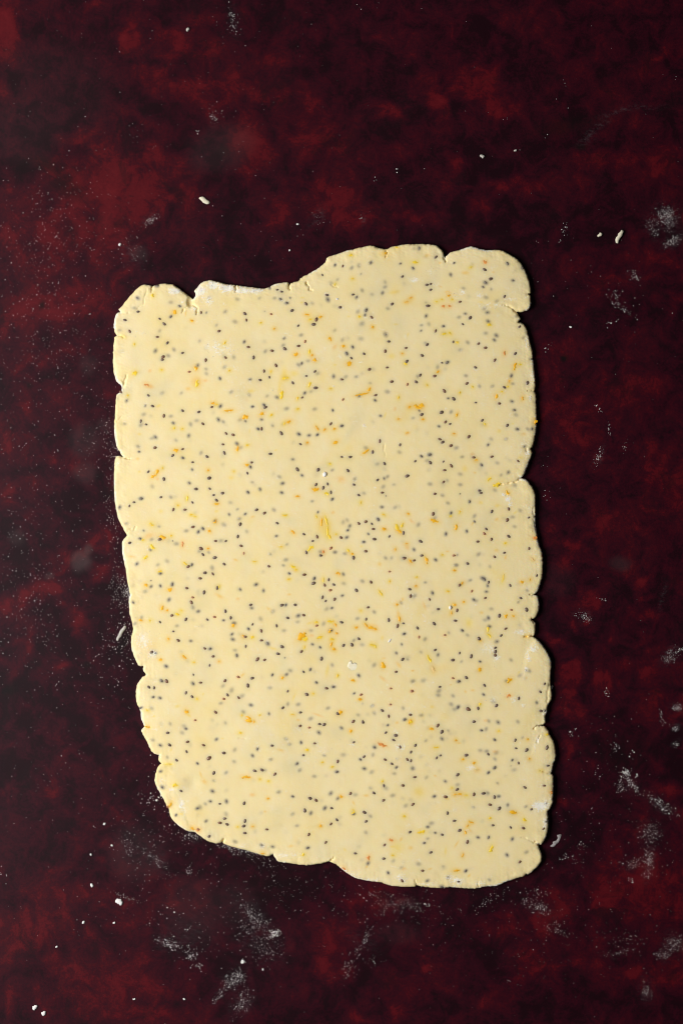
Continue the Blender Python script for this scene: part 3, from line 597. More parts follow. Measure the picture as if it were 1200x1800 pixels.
# zest: x y angle length width tone  (crop pixels)   o orange, y yellow, r deep orange, p pale; capital = sunk below the surface
ZEST = {
A_: "540 592 20 34 24 o;680 662 -20 24 14 o;632 600 85 60 10 P;713 1048 -70 34 22 o;722 1172 85 55 20 y;650 1215 0 40 26 P;215 1088 30 45 20 y;365 460 80 24 18 y;315 1185 -30 36 16 r;345 1197 -20 50 26 R;215 855 80 18 9 y;435 1062 0 14 9 y;985 1068 0 14 12 y;1155 1235 10 60 26 Y;850 1333 0 30 14 o;948 845 60 26 12 y;160 1270 60 20 10 y;790 1150 0 30 18 R;120 795 0 30 10 y;340 1070 40 30 22 R;720 1155 0 90 70 R",
B_: "768 133 0 26 12 y;1040 117 0 38 16 o;1143 68 0 22 10 y;640 368 60 24 10 y;783 323 0 16 10 y;413 615 -5 36 13 o;522 633 20 30 15 o;440 655 10 24 9 y;375 475 0 30 12 Y;40 680 0 20 10 y;148 727 0 16 10 o;600 812 -60 34 20 o;638 875 60 50 26 R;710 872 -10 24 16 o;325 938 10 34 24 o;433 915 70 34 15 y;455 945 0 16 14 o;476 985 -20 32 20 o;752 1012 0 42 26 o;945 715 20 20 18 o;838 630 0 20 16 y;750 628 0 24 10 Y;1133 693 0 36 14 Y;225 1130 0 26 20 y;255 1127 0 20 14 y;122 1075 80 20 10 y;432 1185 80 44 18 y;205 1265 80 66 20 y;195 1200 85 100 30 Y;917 1220 60 34 14 o;857 1260 12 112 11 o;605 1215 0 20 10 y;1155 1287 80 24 12 y;337 1295 60 28 10 y;1125 430 10 80 24 Y;1185 930 0 12 10 o;640 1022 0 20 14 Y;1100 950 0 50 40 Y;370 515 0 24 14 Y;230 1090 90 90 40 Y;310 1090 0 60 40 Y",
C_: "655 188 0 32 22 r;495 275 0 54 26 P;540 230 30 28 10 y;183 135 20 40 22 P;90 190 0 46 14 y;290 195 0 20 14 P;55 480 20 24 12 o;20 513 5 36 9 o;307 492 0 16 8 y;390 492 0 18 8 y;362 458 10 26 15 o;295 387 -20 28 10 P;318 548 0 24 16 r;368 545 0 22 12 r;262 510 0 18 10 y;690 695 0 32 20 y;325 772 15 32 14 y;372 765 -40 26 14 y;428 838 -20 26 14 y;815 927 70 34 18 r;897 1035 75 62 16 o;940 1017 0 22 10 y;275 1078 30 24 12 o;852 1155 70 22 9 o;10 1015 -30 26 14 y;187 1185 -40 18 9 y;555 1200 -40 20 10 y;452 1247 70 20 10 y;745 1277 75 34 14 o;960 1295 80 30 14 o;840 1200 0 14 9 y;792 1240 0 16 9 y;30 775 60 30 16 Y;720 270 0 20 10 P;350 430 0 40 20 P;620 515 0 30 20 Y",
D_: "410 15 20 38 20 Y;880 5 0 20 10 y;978 55 3 74 10 o;1110 107 10 50 20 o;535 195 60 22 12 y;603 202 0 14 8 y;550 375 -10 38 20 o;1050 365 80 44 18 o;400 552 60 42 16 o;370 588 25 44 14 o;403 610 40 26 18 R;813 538 -30 18 12 o;1128 495 5 28 12 o;1020 548 0 12 10 y;640 767 85 40 14 y;568 823 0 16 12 y;880 808 0 36 13 o;353 978 -30 34 22 y;442 1083 -20 54 18 o;335 1070 20 80 40 R;360 1163 -40 50 18 y;305 1245 45 40 14 y;195 1240 -10 60 16 R;605 1140 85 44 14 r;513 1070 0 18 12 y;820 1033 -40 26 14 o;870 955 70 30 18 o;812 1173 0 18 10 o;625 1297 -40 36 9 y;675 900 0 26 10 y;1175 915 20 28 16 P;1130 335 10 24 9 y;1148 220 80 30 10 Y;258 245 0 28 16 Y;880 870 0 30 20 Y;1000 600 0 44 30 Y;445 520 80 16 8 y;255 550 0 20 16 Y;1190 1280 0 30 10 y;1035 1265 -20 36 16 P;430 870 0 30 24 Y;285 1105 0 18 10 y;705 915 -10 24 9 y;240 445 0 30 20 P",
E_: "47 82 40 38 18 o;125 92 30 26 12 y;338 42 20 22 11 y;265 145 10 32 18 o;228 160 60 24 10 y;495 195 -60 40 12 o;557 210 30 26 11 o;635 203 0 22 12 o;643 313 30 40 15 o;415 315 0 18 14 o;890 388 35 62 11 o;160 375 10 26 12 Y;600 488 0 18 12 y;480 693 -5 54 22 o;572 728 -20 32 18 y;338 750 0 34 9 o;235 903 0 38 13 y;530 960 80 60 16 o;570 945 -70 82 12 y;580 1030 88 74 12 y;595 1078 -50 34 14 y;440 1172 40 58 22 y;298 1042 -40 36 14 o;548 1200 70 24 14 r;747 1190 -60 28 12 y;780 1218 -30 22 10 o;1038 1017 -10 38 18 o;1035 900 -30 28 11 y;1142 1000 -75 56 18 y;1160 1036 -35 50 14 o;1185 985 70 40 14 y;1128 1180 70 18 10 o;1155 123 0 18 9 o;625 880 40 28 20 R;850 800 85 22 8 y;690 610 0 60 50 R;650 1057 0 16 8 y;490 915 -60 26 10 y;300 1320 -30 44 14 y;1125 40 70 30 18 R;205 1160 0 20 8 y;1000 1300 0 30 30 P;855 1155 0 24 14 Y;560 1020 0 110 130 Y;1045 90 70 50 14 Y",
F_: "105 24 -15 60 22 o;140 17 10 40 24 o;45 25 0 22 16 o;153 125 0 20 12 o;25 237 10 24 11 o;428 88 70 36 12 o;405 243 0 20 11 o;585 458 0 26 18 o;555 407 0 34 24 R;940 435 0 46 22 Y;968 243 20 30 20 R;1065 145 88 56 18 o;572 557 -20 22 14 P;690 612 40 36 14 y;750 655 25 60 20 y;838 718 -60 38 20 o;33 893 -40 20 14 o;60 950 -40 52 22 R;245 948 -20 64 18 o;420 1000 80 44 18 o;450 877 60 26 12 y;375 910 0 18 10 y;555 970 60 34 14 P;750 935 40 30 18 P;25 1165 -50 44 30 R;178 1268 -70 62 16 o;50 1277 -50 42 14 o;820 1132 0 22 14 y;747 1187 0 32 24 P;1060 1090 0 36 22 r;1043 1262 -30 36 18 p;490 525 0 40 40 Y;655 165 -50 24 9 y;880 160 0 20 10 Y;900 880 40 34 14 Y;755 825 0 36 24 Y;620 800 0 34 24 Y;310 1225 0 16 8 y;820 1245 80 34 16 P;350 1197 0 24 10 P;770 220 0 30 24 Y;20 1135 0 20 9 o",
G_: "330 20 -10 28 14 y;215 133 -20 30 18 o;407 167 10 38 18 o;345 315 80 36 20 o;388 337 0 14 11 o;470 368 -15 38 11 y;503 340 -30 16 8 y;175 418 -10 34 9 o;250 420 0 18 10 y;398 568 80 18 14 o;528 715 -35 46 13 o;332 738 -20 26 14 o;925 460 30 30 22 o;812 220 -30 64 22 P;962 243 0 30 20 R;1078 555 0 28 18 y;1005 547 -40 22 10 o;545 1160 -50 36 22 o;230 1147 -20 26 12 y;1050 1222 60 44 34 o;1092 1237 0 14 14 o;995 1190 90 20 10 y;225 1282 -10 44 8 o;565 1190 -40 40 14 Y;470 1115 20 44 20 Y;680 1015 60 20 12 Y;630 1055 -30 16 8 y;280 1195 0 20 16 Y;1000 860 40 36 16 P;810 145 80 22 8 y;810 752 0 10 8 o;605 757 0 18 10 y;1140 1187 0 16 9 y;980 1330 0 24 10 y;240 640 0 130 110 R",
H_: "232 8 0 22 12 y;573 38 -30 34 16 o;175 83 0 26 13 y;453 90 88 36 9 y;178 207 0 28 14 P;15 328 -40 44 18 P;917 195 -60 54 12 y;1050 290 0 22 16 o;1090 250 40 40 20 P;757 340 0 14 11 y;340 440 20 46 18 Y;395 435 0 26 16 y;513 427 -10 48 20 y;550 455 -60 28 12 o;508 503 60 34 20 o;560 523 -60 18 11 o;720 475 0 26 14 o;800 457 -45 44 11 o;840 473 0 46 20 o;873 487 -20 30 16 o;1070 405 -80 42 14 o;1060 360 -80 60 20 P;280 548 40 84 30 o;305 570 10 46 24 y;425 557 25 52 17 y;525 570 -10 32 16 y;518 612 80 34 14 o;540 653 -20 28 15 o;848 617 -20 34 14 y;873 628 -60 32 16 y;298 635 70 28 10 y;45 645 -15 70 18 Y;935 785 -70 50 26 o;945 725 0 26 10 P;1065 780 -50 54 24 P;935 890 -40 62 20 R;122 883 0 20 16 o;570 867 80 28 14 y;695 905 -20 32 14 o;750 1058 10 32 15 o;595 1165 40 34 20 o;205 1183 -10 30 10 y;250 1225 0 30 14 P;1155 1240 50 34 24 o;1050 1248 0 24 18 P;675 1315 60 24 16 o;370 1013 0 16 9 y;485 820 80 90 24 Y;215 1040 70 60 14 Y;930 560 0 24 30 Y;1175 827 0 18 12 P;410 1185 -20 80 14 R;990 100 80 18 9 y;360 540 0 30 20 R",
I_: "362 12 0 26 14 o;55 68 0 18 9 y;50 140 0 20 12 o;757 75 78 66 9 y;908 107 0 32 14 o;975 87 80 18 8 o;425 117 50 24 11 o;308 180 -20 26 10 y;360 292 -10 32 20 o;437 268 0 16 11 o;338 358 70 24 12 o;117 297 -70 56 20 R;778 383 70 34 15 o;838 383 -30 22 11 o;633 490 80 42 13 y;645 542 -50 38 12 y;568 580 -40 20 10 o;155 728 -60 60 17 y;190 815 -80 52 18 p;567 817 80 32 20 o;808 905 50 50 24 o;450 995 -60 24 12 P;800 1030 20 34 18 r;568 1100 70 24 12 y;175 1297 -15 34 14 o;10 1240 0 24 24 y;950 548 0 44 10 o;883 840 60 36 14 Y;945 885 85 24 9 P;330 940 0 18 9 P;615 1230 0 34 20 R;180 1120 0 30 18 Y;25 825 0 24 10 P;580 355 0 30 20 P;480 440 0 50 60 Y;720 1315 0 16 10 y;510 985 0 30 16 P",
J_: "455 415 0 42 18 y;420 130 70 24 12 Y;835 38 0 20 10 Y;1030 353 -5 74 15 o;1080 495 0 44 24 R;415 570 65 60 14 o;593 767 -40 30 20 o;637 778 10 26 14 r;500 650 0 40 16 Y;1083 752 0 16 13 o;1140 370 0 12 9 y;690 385 -40 50 30 P;660 330 -70 50 14 P;1163 970 -10 26 12 o;960 755 0 14 10 y;1180 630 0 16 14 P;400 247 0 60 7 y",
K_: "320 132 0 28 14 y;110 132 -15 56 18 P;930 88 -25 78 17 r;445 232 30 20 10 y;525 268 20 22 10 y;597 508 0 22 16 o;698 560 -60 34 14 P;695 632 85 36 18 y;10 383 0 16 9 y;5 525 0 16 10 o;430 748 0 20 16 o;932 385 60 18 10 y;1108 668 0 24 18 y;1003 862 0 30 18 r;1083 855 60 34 14 P;627 940 -50 28 15 Y;820 1005 85 38 18 r;803 1080 60 30 15 P;620 1092 -30 34 14 r;290 980 40 22 13 y;1018 985 -20 24 11 y;1105 1095 0 34 24 R;190 910 0 36 18 P;1010 915 0 24 14 Y;1160 925 0 30 24 P;800 500 0 40 20 P;1050 920 0 90 90 Y",
L_: "213 110 5 38 10 y;375 52 -50 18 9 o;398 76 0 26 9 P;430 208 0 20 14 o;520 237 30 24 14 o;545 293 0 34 16 p;955 45 0 14 11 o;968 203 0 14 11 o;403 488 0 34 14 o;365 492 0 18 9 o;840 640 -5 66 22 o;928 697 -50 34 14 y;495 717 -20 38 13 o;468 747 40 20 10 o;450 798 80 28 16 o;95 797 10 60 20 y;660 930 70 58 22 y;428 985 85 30 12 o;378 895 60 60 14 P;380 1110 0 52 15 o;650 685 0 20 11 y;490 785 -40 30 10 P;300 525 -20 34 14 P;290 950 85 60 16 Y;455 497 0 24 9 y;205 340 0 20 14 P;480 1150 50 32 16 P;1140 475 85 40 16 r;1110 5 20 22 12 y;1060 300 0 34 8 y;165 1095 20 34 12 P;75 470 0 80 70 Y;340 440 0 14 9 y;690 145 0 40 24 R",
}
# flour lying on the dough: crop, x, y, rx, ry, strength
FLOUR = [
    (A_, 545, 420, 62, 34, .95), (A_, 605, 510, 16, 12, .8), (A_, 760, 420, 50, 40, 1.0), (A_, 850, 375, 70, 34, .95), (A_, 960, 400, 70, 34, 1.0), (A_, 1090, 420, 70, 24, 1.0), (A_, 1190, 420, 60, 22, .95),
    (A_, 800, 500, 60, 60, .5), (A_, 880, 640, 160, 90, .24), (A_, 900, 890, 170, 80, .46), (A_, 690, 560, 40, 30, .5), (A_, 230, 760, 90, 26, .34), (B_, 10, 420, 40, 34, .8), (B_, 240, 780, 70, 60, .34),
    (B_, 230, 500, 60, 20, .40), (B_, 570, 450, 30, 24, .4), (B_, 235, 920, 24, 24, .35), (C_, 100, 330, 80, 34, .45), (C_, 220, 270, 50, 34, .45), (C_, 260, 370, 60, 30, .36), (C_, 470, 430, 44, 34, .5), (C_, 600, 450, 60, 44, .40),
    (C_, 700, 540, 180, 34, .42), (C_, 850, 490, 60, 14, .7), (C_, 400, 440, 120, 60, .25), (C_, 1000, 800, 40, 130, .40), (C_, 1040, 1080, 30, 150, .46), (C_, 930, 640, 30, 50, .45), (C_, 1020, 1290, 14, 30, .6), (C_, 10, 790, 14, 20, .6),
    (F_, 805, 735, 20, 12, .9), (F_, 840, 770, 26, 34, .8), (F_, 860, 815, 24, 24, .7), (F_, 1000, 400, 34, 44, .5), (F_, 1045, 900, 20, 130, .45), (F_, 1015, 850, 24, 60, .34), (F_, 870, 180, 10, 8, .2), (E_, 870, 178, 22, 18, .75), (E_, 200, 110, 60, 34, .22),
    (D_, 70, 380, 14, 40, .4), (D_, 80, 480, 24, 40, .5), (D_, 60, 700, 14, 300, .3), (A_, 55, 1000, 16, 200, .3), (G_, 200, 590, 80, 110, .50), (G_, 270, 690, 44, 44, .70), (G_, 130, 300, 44, 110, .24), (G_, 300, 930, 110, 50, .3), (G_, 160, 1000, 30, 120, .24),
    (I_, 890, 515, 70, 34, .55), (I_, 985, 500, 34, 34, .5), (I_, 640, 640, 70, 60, .50), (I_, 700, 720, 44, 40, .62), (I_, 1000, 640, 50, 44, .6), (I_, 960, 700, 34, 80, .55), (I_, 945, 800, 24, 40, .6), (I_, 680, 1060, 60, 50, .42), (I_, 840, 1060, 50, 34, .45),
    (I_, 920, 1110, 40, 24, .45), (I_, 700, 960, 40, 30, .34), (I_, 1090, 1170, 24, 40, .5), (H_, 980, 950, 44, 34, .4), (H_, 760, 1090, 50, 24, .35), (H_, 850, 1110, 16, 20, .5), (H_, 300, 1310, 120, 50, .30), (H_, 1040, 1320, 50, 24, .5),
    (K_, 480, 110, 170, 90, .32), (K_, 560, 300, 150, 60, .26), (K_, 700, 100, 70, 44, .34), (K_, 1075, 110, 60, 60, .42), (K_, 1150, 220, 44, 34, .45), (K_, 150, 985, 130, 24, .55), (K_, 410, 595, 50, 24, .3), (K_, 720, 1140, 100, 44, .34), (K_, 1080, 1160, 60, 44, .62), (K_, 850, 1180, 120, 20, .5),
    (K_, 1140, 745, 44, 40, .35), (L_, 490, 275, 44, 34, .72), (L_, 1050, 585, 60, 44, .95), (L_, 1100, 570, 40, 60, .6), (L_, 1095, 720, 24, 90, .60), (L_, 390, 1195, 60, 40, .75), (L_, 320, 1170, 60, 40, .5), (L_, 560, 1210, 70, 34, .45), (L_, 150, 1220, 110, 24, .5),
    (L_, 860, 1160, 100, 16, .3), (L_, 1035, 50, 16, 44, .75), (L_, 1010, 120, 12, 80, .4), (L_, 60, 150, 60, 90, .34), (L_, 720, 840, 200, 20, .12), (J_, 500, 570, 30, 60, .70), (J_, 530, 650, 16, 50, .6), (J_, 430, 450, 50, 20, .55), (J_, 350, 380, 40, 50, .45), (J_, 1000, 905, 130, 34, .40),
    (J_, 1160, 900, 70, 44, .45), (J_, 520, 600, 60, 30, .4), (G_, 620, 465, 14, 14, .5), (I_, 535, 290, 26, 10, .5), (B_, 125, 1230, 22, 16, .6), (B_, 630, 1195, 26, 16, .6), (B_, 850, 1000, 60, 14, .34), (C_, 170, 1290, 30, 20, .4), (F_, 340, 35, 18, 10, .5),
]

tint = np.ones((NY, NX, 3))
flour = np.zeros((NY, NX))


def stamp(x, y, rx, ry, ang, colr, s, power=1.0):
    R = 2.6 * max(rx, ry)
    i0, i1 = max(0, int((x - R - x0) / G)), min(NX, int((x + R - x0) / G) + 2)
    j0, j1 = max(0, int((y - R - y0) / G)), min(NY, int((y + R - y0) / G) + 2)
    if i1 <= i0 or j1 <= j0: return
    dx, dy = X[j0:j1, i0:i1] - x, Y[j0:j1, i0:i1] - y
    c, sn = math.cos(ang), math.sin(ang)
    u, w = (dx * c + dy * sn) / rx, (-dx * sn + dy * c) / ry
    f = s * np.exp(-(u * u + w * w) ** power)
    tint[j0:j1, i0:i1] *= 1 - f[..., None] * (1 - np.array(colr))


GREY = (0.26, 0.27, 0.38)
seeds = []
for o, txt in SEED.items():
    for rec in txt.split(';'):
        a, b, ang, k = rec.split()
        x, y = CP(o, (float(a), float(b)))
        ang = float(ang)
        if ang == 0 and k in 'mf': ang = random.uniform(-70, 70)
        ang = math.radians(ang + random.gauss(0, 8))
        ln = random.gauss(1.0, 0.13)
        if k == 'd' and random.random() < .28: k = 'b'
        if k == 's': ln *= 0.5
        if k == 'f':
            stamp(x, y, .95 * MM * ln, .70 * MM * ln, ang, GREY, random.uniform(.36, .62), 1.2)
            stamp(x, y, 1.7 * MM, 1.4 * MM, ang, (.70, .73, .86), .24)
            continue
        if k == 'm':
            stamp(x, y, 1.0 * MM * ln, .76 * MM * ln, ang, GREY, random.uniform(.66, .86), 1.5)
            stamp(x, y, 1.7 * MM, 1.4 * MM, ang, (.70, .73, .86), .30)
        elif k == 'r':
            stamp(x, y, 1.2 * MM, 1.0 * MM, ang, (.95, .72, .50), .5)
        else:
            stamp(x, y, 1.25 * MM * ln, 1.0 * MM * ln, ang, (.55, .56, .66), .42)
            stamp(x, y, 2.2 * MM, 1.8 * MM, ang, (.80, .82, .86), .25)
        seeds.append((x, y, ang, k, ln))
# a few more deep ones, only guessed at in the photograph as soft grey clouds
for i in range(260):
    x = random.uniform(x0, x1); y = random.uniform(y0, y1)
    stamp(x, y, 1.1 * MM, .9 * MM, random.uniform(0, 3), (.55, .58, .70), random.uniform(.10, .36))

ZT = {'o': (1.0, .76, .22), 'y': (1.0, .88, .28), 'r': (1.0, .74, .40), 'p': (1.0, .80, .42)}
zests = []
for o, txt in ZEST.items():
    for rec in txt.split(';'):
        a, b, ang, ln, wd, k = rec.split()
        x, y = CP(o, (float(a) - (9 if o == F_ and a == '1065' else 0), float(b)))
        ang = math.radians(float(ang))
        l, w = float(ln) * S * PX, float(wd) * S * PX
        if k.isupper():
            stamp(x, y, l * .55, w * .6, ang, {'P': (1, .78, .34), 'Y': (1.0, .91, .42), 'R': (1.0, .76, .46)}[k], .72 if ln != '130' else .25, 1.0)
            continue
        stamp(x, y, l * .5 + .9 * MM, w * .5 + .9 * MM, ang, ZT[k], .68, 1.0)
        zests.append((x, y, ang, l, w, k))
for i in range(120):
    x = random.uniform(x0, x1); y = random.uniform(y0, y1)
    stamp(x, y, random.uniform(1.5, 7) * MM, random.uniform(1.5, 5) * MM, random.uniform(0, 3), (1.0, .95, .70), random.uniform(.1, .55))

for i in range(150):
    x = random.uniform(x0, x1); y = random.uniform(y0, y1)
    stamp(x, y, random.uniform(2, 6) * MM, random.uniform(1.5, 5) * MM, random.uniform(0, 3), (.90, .93, .99), random.uniform(.2, .8))
fw = sines(X, Y, 5 * MM, 8, 61, 4, .7)
for o, a, b, rx, ry, s in FLOUR:
    x, y = CP(o, (a, b))
    R = 2.6 * max(rx, ry) * S * PX
    i0, i1 = max(0, int((x - R - x0) / G)), min(NX, int((x + R - x0) / G) + 2)
    j0, j1 = max(0, int((y - R - y0) / G)), min(NY, int((y + R - y0) / G) + 2)
    u = (X[j0:j1, i0:i1] - x) / (rx * S * PX)
    w = (Y[j0:j1, i0:i1] - y) / (ry * S * PX)
    f = s * np.exp(-(u * u + w * w)) * (1 + .35 * fw[j0:j1, i0:i1])
    flour[j0:j1, i0:i1] = np.maximum(flour[j0:j1, i0:i1], f)
flour = np.maximum(flour, 0.14 + 0.05 * und + 0.10 * fw)
flour = np.maximum(flour, np.exp(-(d_in / (1.1 * MM)) ** 2) * np.clip(0.42 + 0.45 * sines(X, Y, 22 * MM, 8, 71, 3), 0, .9))

# --- build the dough mesh: grid cells inside the outline, rim snapped on to it, a tucked-under skirt
idx = np.arange(NX * NY).reshape(NY, NX)
q = np.stack([idx[:-1, :-1][in_cell], idx[:-1, 1:][in_cell], idx[1:, 1:][in_cell], idx[1:, :-1][in_cell]], 1)
ed = np.concatenate([q[:, [0, 1]], q[:, [1, 2]], q[:, [2, 3]], q[:, [3, 0]]])
key = np.sort(ed, 1)
key = key[:, 0].astype(np.int64) * (NX * NY) + key[:, 1]
_, inv, cnt = np.unique(key, return_inverse=True, return_counts=True)
bed = ed[cnt[inv] == 1]
bv = np.unique(bed)
VX, VY, VZ = X.ravel().copy(), Y.ravel().copy(), Z.ravel().copy()
VX[bv] = BX.ravel()[bv]
VY[bv] = BY.ravel()[bv]
VZ[bv] = np.minimum(VZ[bv], 0.62 * T)
used = np.unique(q)
remap = np.full(NX * NY, -1, dtype=np.int64)
remap[used] = np.arange(len(used))
V = np.stack([VX[used], VY[used], VZ[used]], 1)
Q = remap[q]
# inward direction for the skirt from the distance field
gyy, gxx = np.gradient(np.where(in_node, DE, -DE), G)
gn = np.sqrt(gxx ** 2 + gyy ** 2) + 1e-6
inx, iny = (gxx / gn).ravel(), (gyy / gn).ravel()
nb = len(V)
sk = {}
extra = []
for lvl, (zz, ins) in enumerate([(0.14 * T, 0.10 * MM), (0.00002, 0.55 * MM)]):
    base = nb + lvl * len(bv)
    e = np.stack([VX[bv] + inx[bv] * ins, VY[bv] + iny[bv] * ins, np.full(len(bv), zz)], 1)
    extra.append(e)
    m = np.full(NX * NY, -1, dtype=np.int64)
    m[bv] = base + np.arange(len(bv))
    sk[lvl] = m
V = np.concatenate([V] + extra)
a, b = bed[:, 0], bed[:, 1]
S1 = np.stack([remap[b], remap[a], sk[0][a], sk[0][b]], 1)
S2 = np.stack([sk[0][b], sk[0][a], sk[1][a], sk[1][b]], 1)
dm = mesh_np('rolled_dough', V, np.concatenate([Q, S1, S2]))
nv = len(dm.vertices)
ta = dm.attributes.new('tint', 'FLOAT_COLOR', 'POINT')
tc = np.ones((nv, 4), dtype=np.float32)
tc[:len(used), :3] = tint.reshape(-1, 3)[used]
ta.data.foreach_set('color', tc.ravel())
fa = dm.attributes.new('flour', 'FLOAT', 'POINT')
fc = np.zeros(nv, dtype=np.float32)
fc[:len(used)] = np.clip(flour.ravel()[used], 0, 1.2)
fc[len(used):] = 0.25
fa.data.foreach_set('value', fc)

dough = bpy.data.objects.new('dough_sheet', None)
dough.empty_display_size = 0.02
col.objects.link(dough)
tag(dough, 'rolled-out sheet of pale yellow dough flecked with dark seeds and orange zest', 'dough')
link('rolled_dough', dm, M_DOUGH, dough)


# ------------------------------------------------------------------ seeds
def seed_mesh(name, seg=8, rings=4, jit=0.05, seed=0):
    """egg-shaped grain, unit half-length 1 along x, pointed at one end"""
    r = random.Random(seed)
    v = [(0, 0, 1)]
    for i in range(1, rings):
        th = math.pi * i / rings
        for j in range(seg):
            ph = 2 * math.pi * (j + .5 * (i % 2)) / seg
            x, y = math.sin(th) * math.cos(ph), math.sin(th) * math.sin(ph)
            y *= 1 - 0.20 * x
            k = 1 + r.uniform(-jit, jit)
            v.append((x * k, y * k, math.cos(th)))
    v.append((0, 0, -1))
    f = []
    for j in range(seg):
        f.append((0, 1 + j, 1 + (j + 1) % seg))
        for i in range(1, rings - 1):
            p, q_ = 1 + (i - 1) * seg, 1 + i * seg
            j2 = (j + 1) % seg
            if i % 2:
                f.append((p + j, q_ + j, q_ + j2)); f.append((p + j, q_ + j2, p + j2))
            else:
                f.append((p + j, q_ + j, p + j2)); f.append((p + j2, q_ + j, q_ + j2))
        n_ = 1 + (rings - 2) * seg
        f.append((len(v) - 1, n_ + (j + 1) % seg, n_ + j))
    return np.array(v), np.array(f)


SV = [seed_mesh('s', seed=k) for k in range(4)]
HL, HW, HH = 1.06 * MM, 0.67 * MM, 0.46 * MM
seed_me = {}
for k in 'dbmr':
    for s_ in range(4):
        v, f = SV[s_]
        me = mesh_np('seed_' + k, v * np.array([HL, HW, HH]), f)
        me.materials.append(M_SEED[k])
        seed_me[(k, s_)] = me


def seed_pose(x, y, ang, k, ln):
    sink = {'d': .20, 'b': .20, 'r': .26, 'm': .345, 's': .18}[k]
    sc = ln * (0.98 if k in 'db' else .9)
    hz = h_at(x, y)
    return sc, hz - (sink + ((x * 9173 + y * 5347) % 1 - .35) * .11) * MM


order = sorted(range(len(seeds)), key=lambda i: -({'d': 2, 'b': 2.05, 'r': 1.2, 'm': .8, 's': .4}[seeds[i][3]] + 0.3 * seeds[i][4]))
single, rest = order[:298], order[298:]
for n, i in enumerate(single):
    x, y, ang, k, ln = seeds[i]
    sc, z = seed_pose(x, y, ang, k, ln)
    o = bpy.data.objects.new('seed', seed_me[(k if k in 'dbmr' else 'd', i % 4)])
    o.location = (x, y, z)
    o.rotation_euler = (random.gauss(0, .12), random.gauss(0, .12), ang + (math.pi if i % 2 else 0))
    o.scale = (sc, sc * random.uniform(.85, 1.15), 1)
    o.parent = dough
    col.objects.link(o)
for kinds, nm in (('db', 'scattered_seeds'), ('m', 'veiled_seeds'), ('r', 'reddish_seeds'), ('s', 'seed_fragments')):
    vv, ff, off = [], [], 0
    for i in rest:
        x, y, ang, k, ln = seeds[i]
        if k not in kinds: continue
        sc, z = seed_pose(x, y, ang, k, ln)
        v, f = SV[i % 4]
        p = v * np.array([HL, HW, HH]) * np.array([sc, sc, 1 if k != 's' else .6])
        c, s_ = math.cos(ang), math.sin(ang)
        vv.append(np.stack([p[:, 0] * c - p[:, 1] * s_ + x, p[:, 0] * s_ + p[:, 1] * c + y, p[:, 2] + z], 1))
        ff.append(f + off)
        off += len(v)
    if vv:
        me = mesh_np(nm, np.concatenate(vv), np.concatenate(ff))
        o = link(nm, me, M_SEED['d' if kinds in ('db', 's') else kinds], dough)
        o['kind'] = 'stuff'


# ------------------------------------------------------------------ orange zest
def fleck_mesh(name, l, w, seed):
    """thin ragged shaving, a little curled"""
    r = random.Random(seed)
    n = max(4, min(9, int(l / (0.55 * MM)) + 2))
    bend = r.uniform(-.25, .25) * l * (.5 if l < 4 * MM else .35)
    top, bot = [], []
    for i in range(n):
        t = i / (n - 1)
        x = (t - .5) * l
        yc = bend * (1 - (2 * t - 1) ** 2) - bend * .5 + r.uniform(-.22, .22) * w
        hw = w * .5 * (math.sin(math.pi * (0.10 + 0.80 * t)) ** .6) * r.uniform(.35, 1.25)
        top.append((x + r.uniform(-.1, .1) * w, yc + hw))
        bot.append((x + r.uniform(-.1, .1) * w, yc - hw))
    ht = 0.075 * MM
    v = [(x, y, -ht) for x, y in top] + [(x, y, -ht) for x, y in bot]
    v += [(x * .92, y * .8 + bend * .06, ht * .30) for x, y in top] + [(x * .92, y * .8 + bend * .06, ht * .30) for x, y in bot]
    v += [((top[i][0] + bot[i][0]) / 2, (top[i][1] + bot[i][1]) / 2, ht * r.uniform(.3, 1.1)) for i in range(n)]
    f = []
    for i in range(n - 1):
        f += [(i, 2 * n + i, 2 * n + i + 1, i + 1), (2 * n + i, 4 * n + i, 4 * n + i + 1, 2 * n + i + 1), (4 * n + i, 3 * n + i, 3 * n + i + 1, 4 * n + i + 1),
              (3 * n + i, n + i, n + i + 1, 3 * n + i + 1)]
    for e in (0, n - 1):
        f += [(e, n + e, 3 * n + e, 4 * n + e), (e, 4 * n + e, 2 * n + e, e)] if False else [(e, n + e, 3 * n + e, 2 * n + e)]
    return mesh_np(name, np.array(v), np.array(f))


for i, (x, y, ang, l, w, k) in enumerate(sorted(zests, key=lambda z: -z[3] * z[4])):
    me = fleck_mesh('zest_fleck', l * 1.04, max(w * 1.75, .66 * MM), i)
    o = link('zest_fleck', me, M_ZEST[k], dough)
    o.location = (x, y, h_at(x, y) - 0.005 * MM)
    o.rotation_euler = (0, 0, ang)


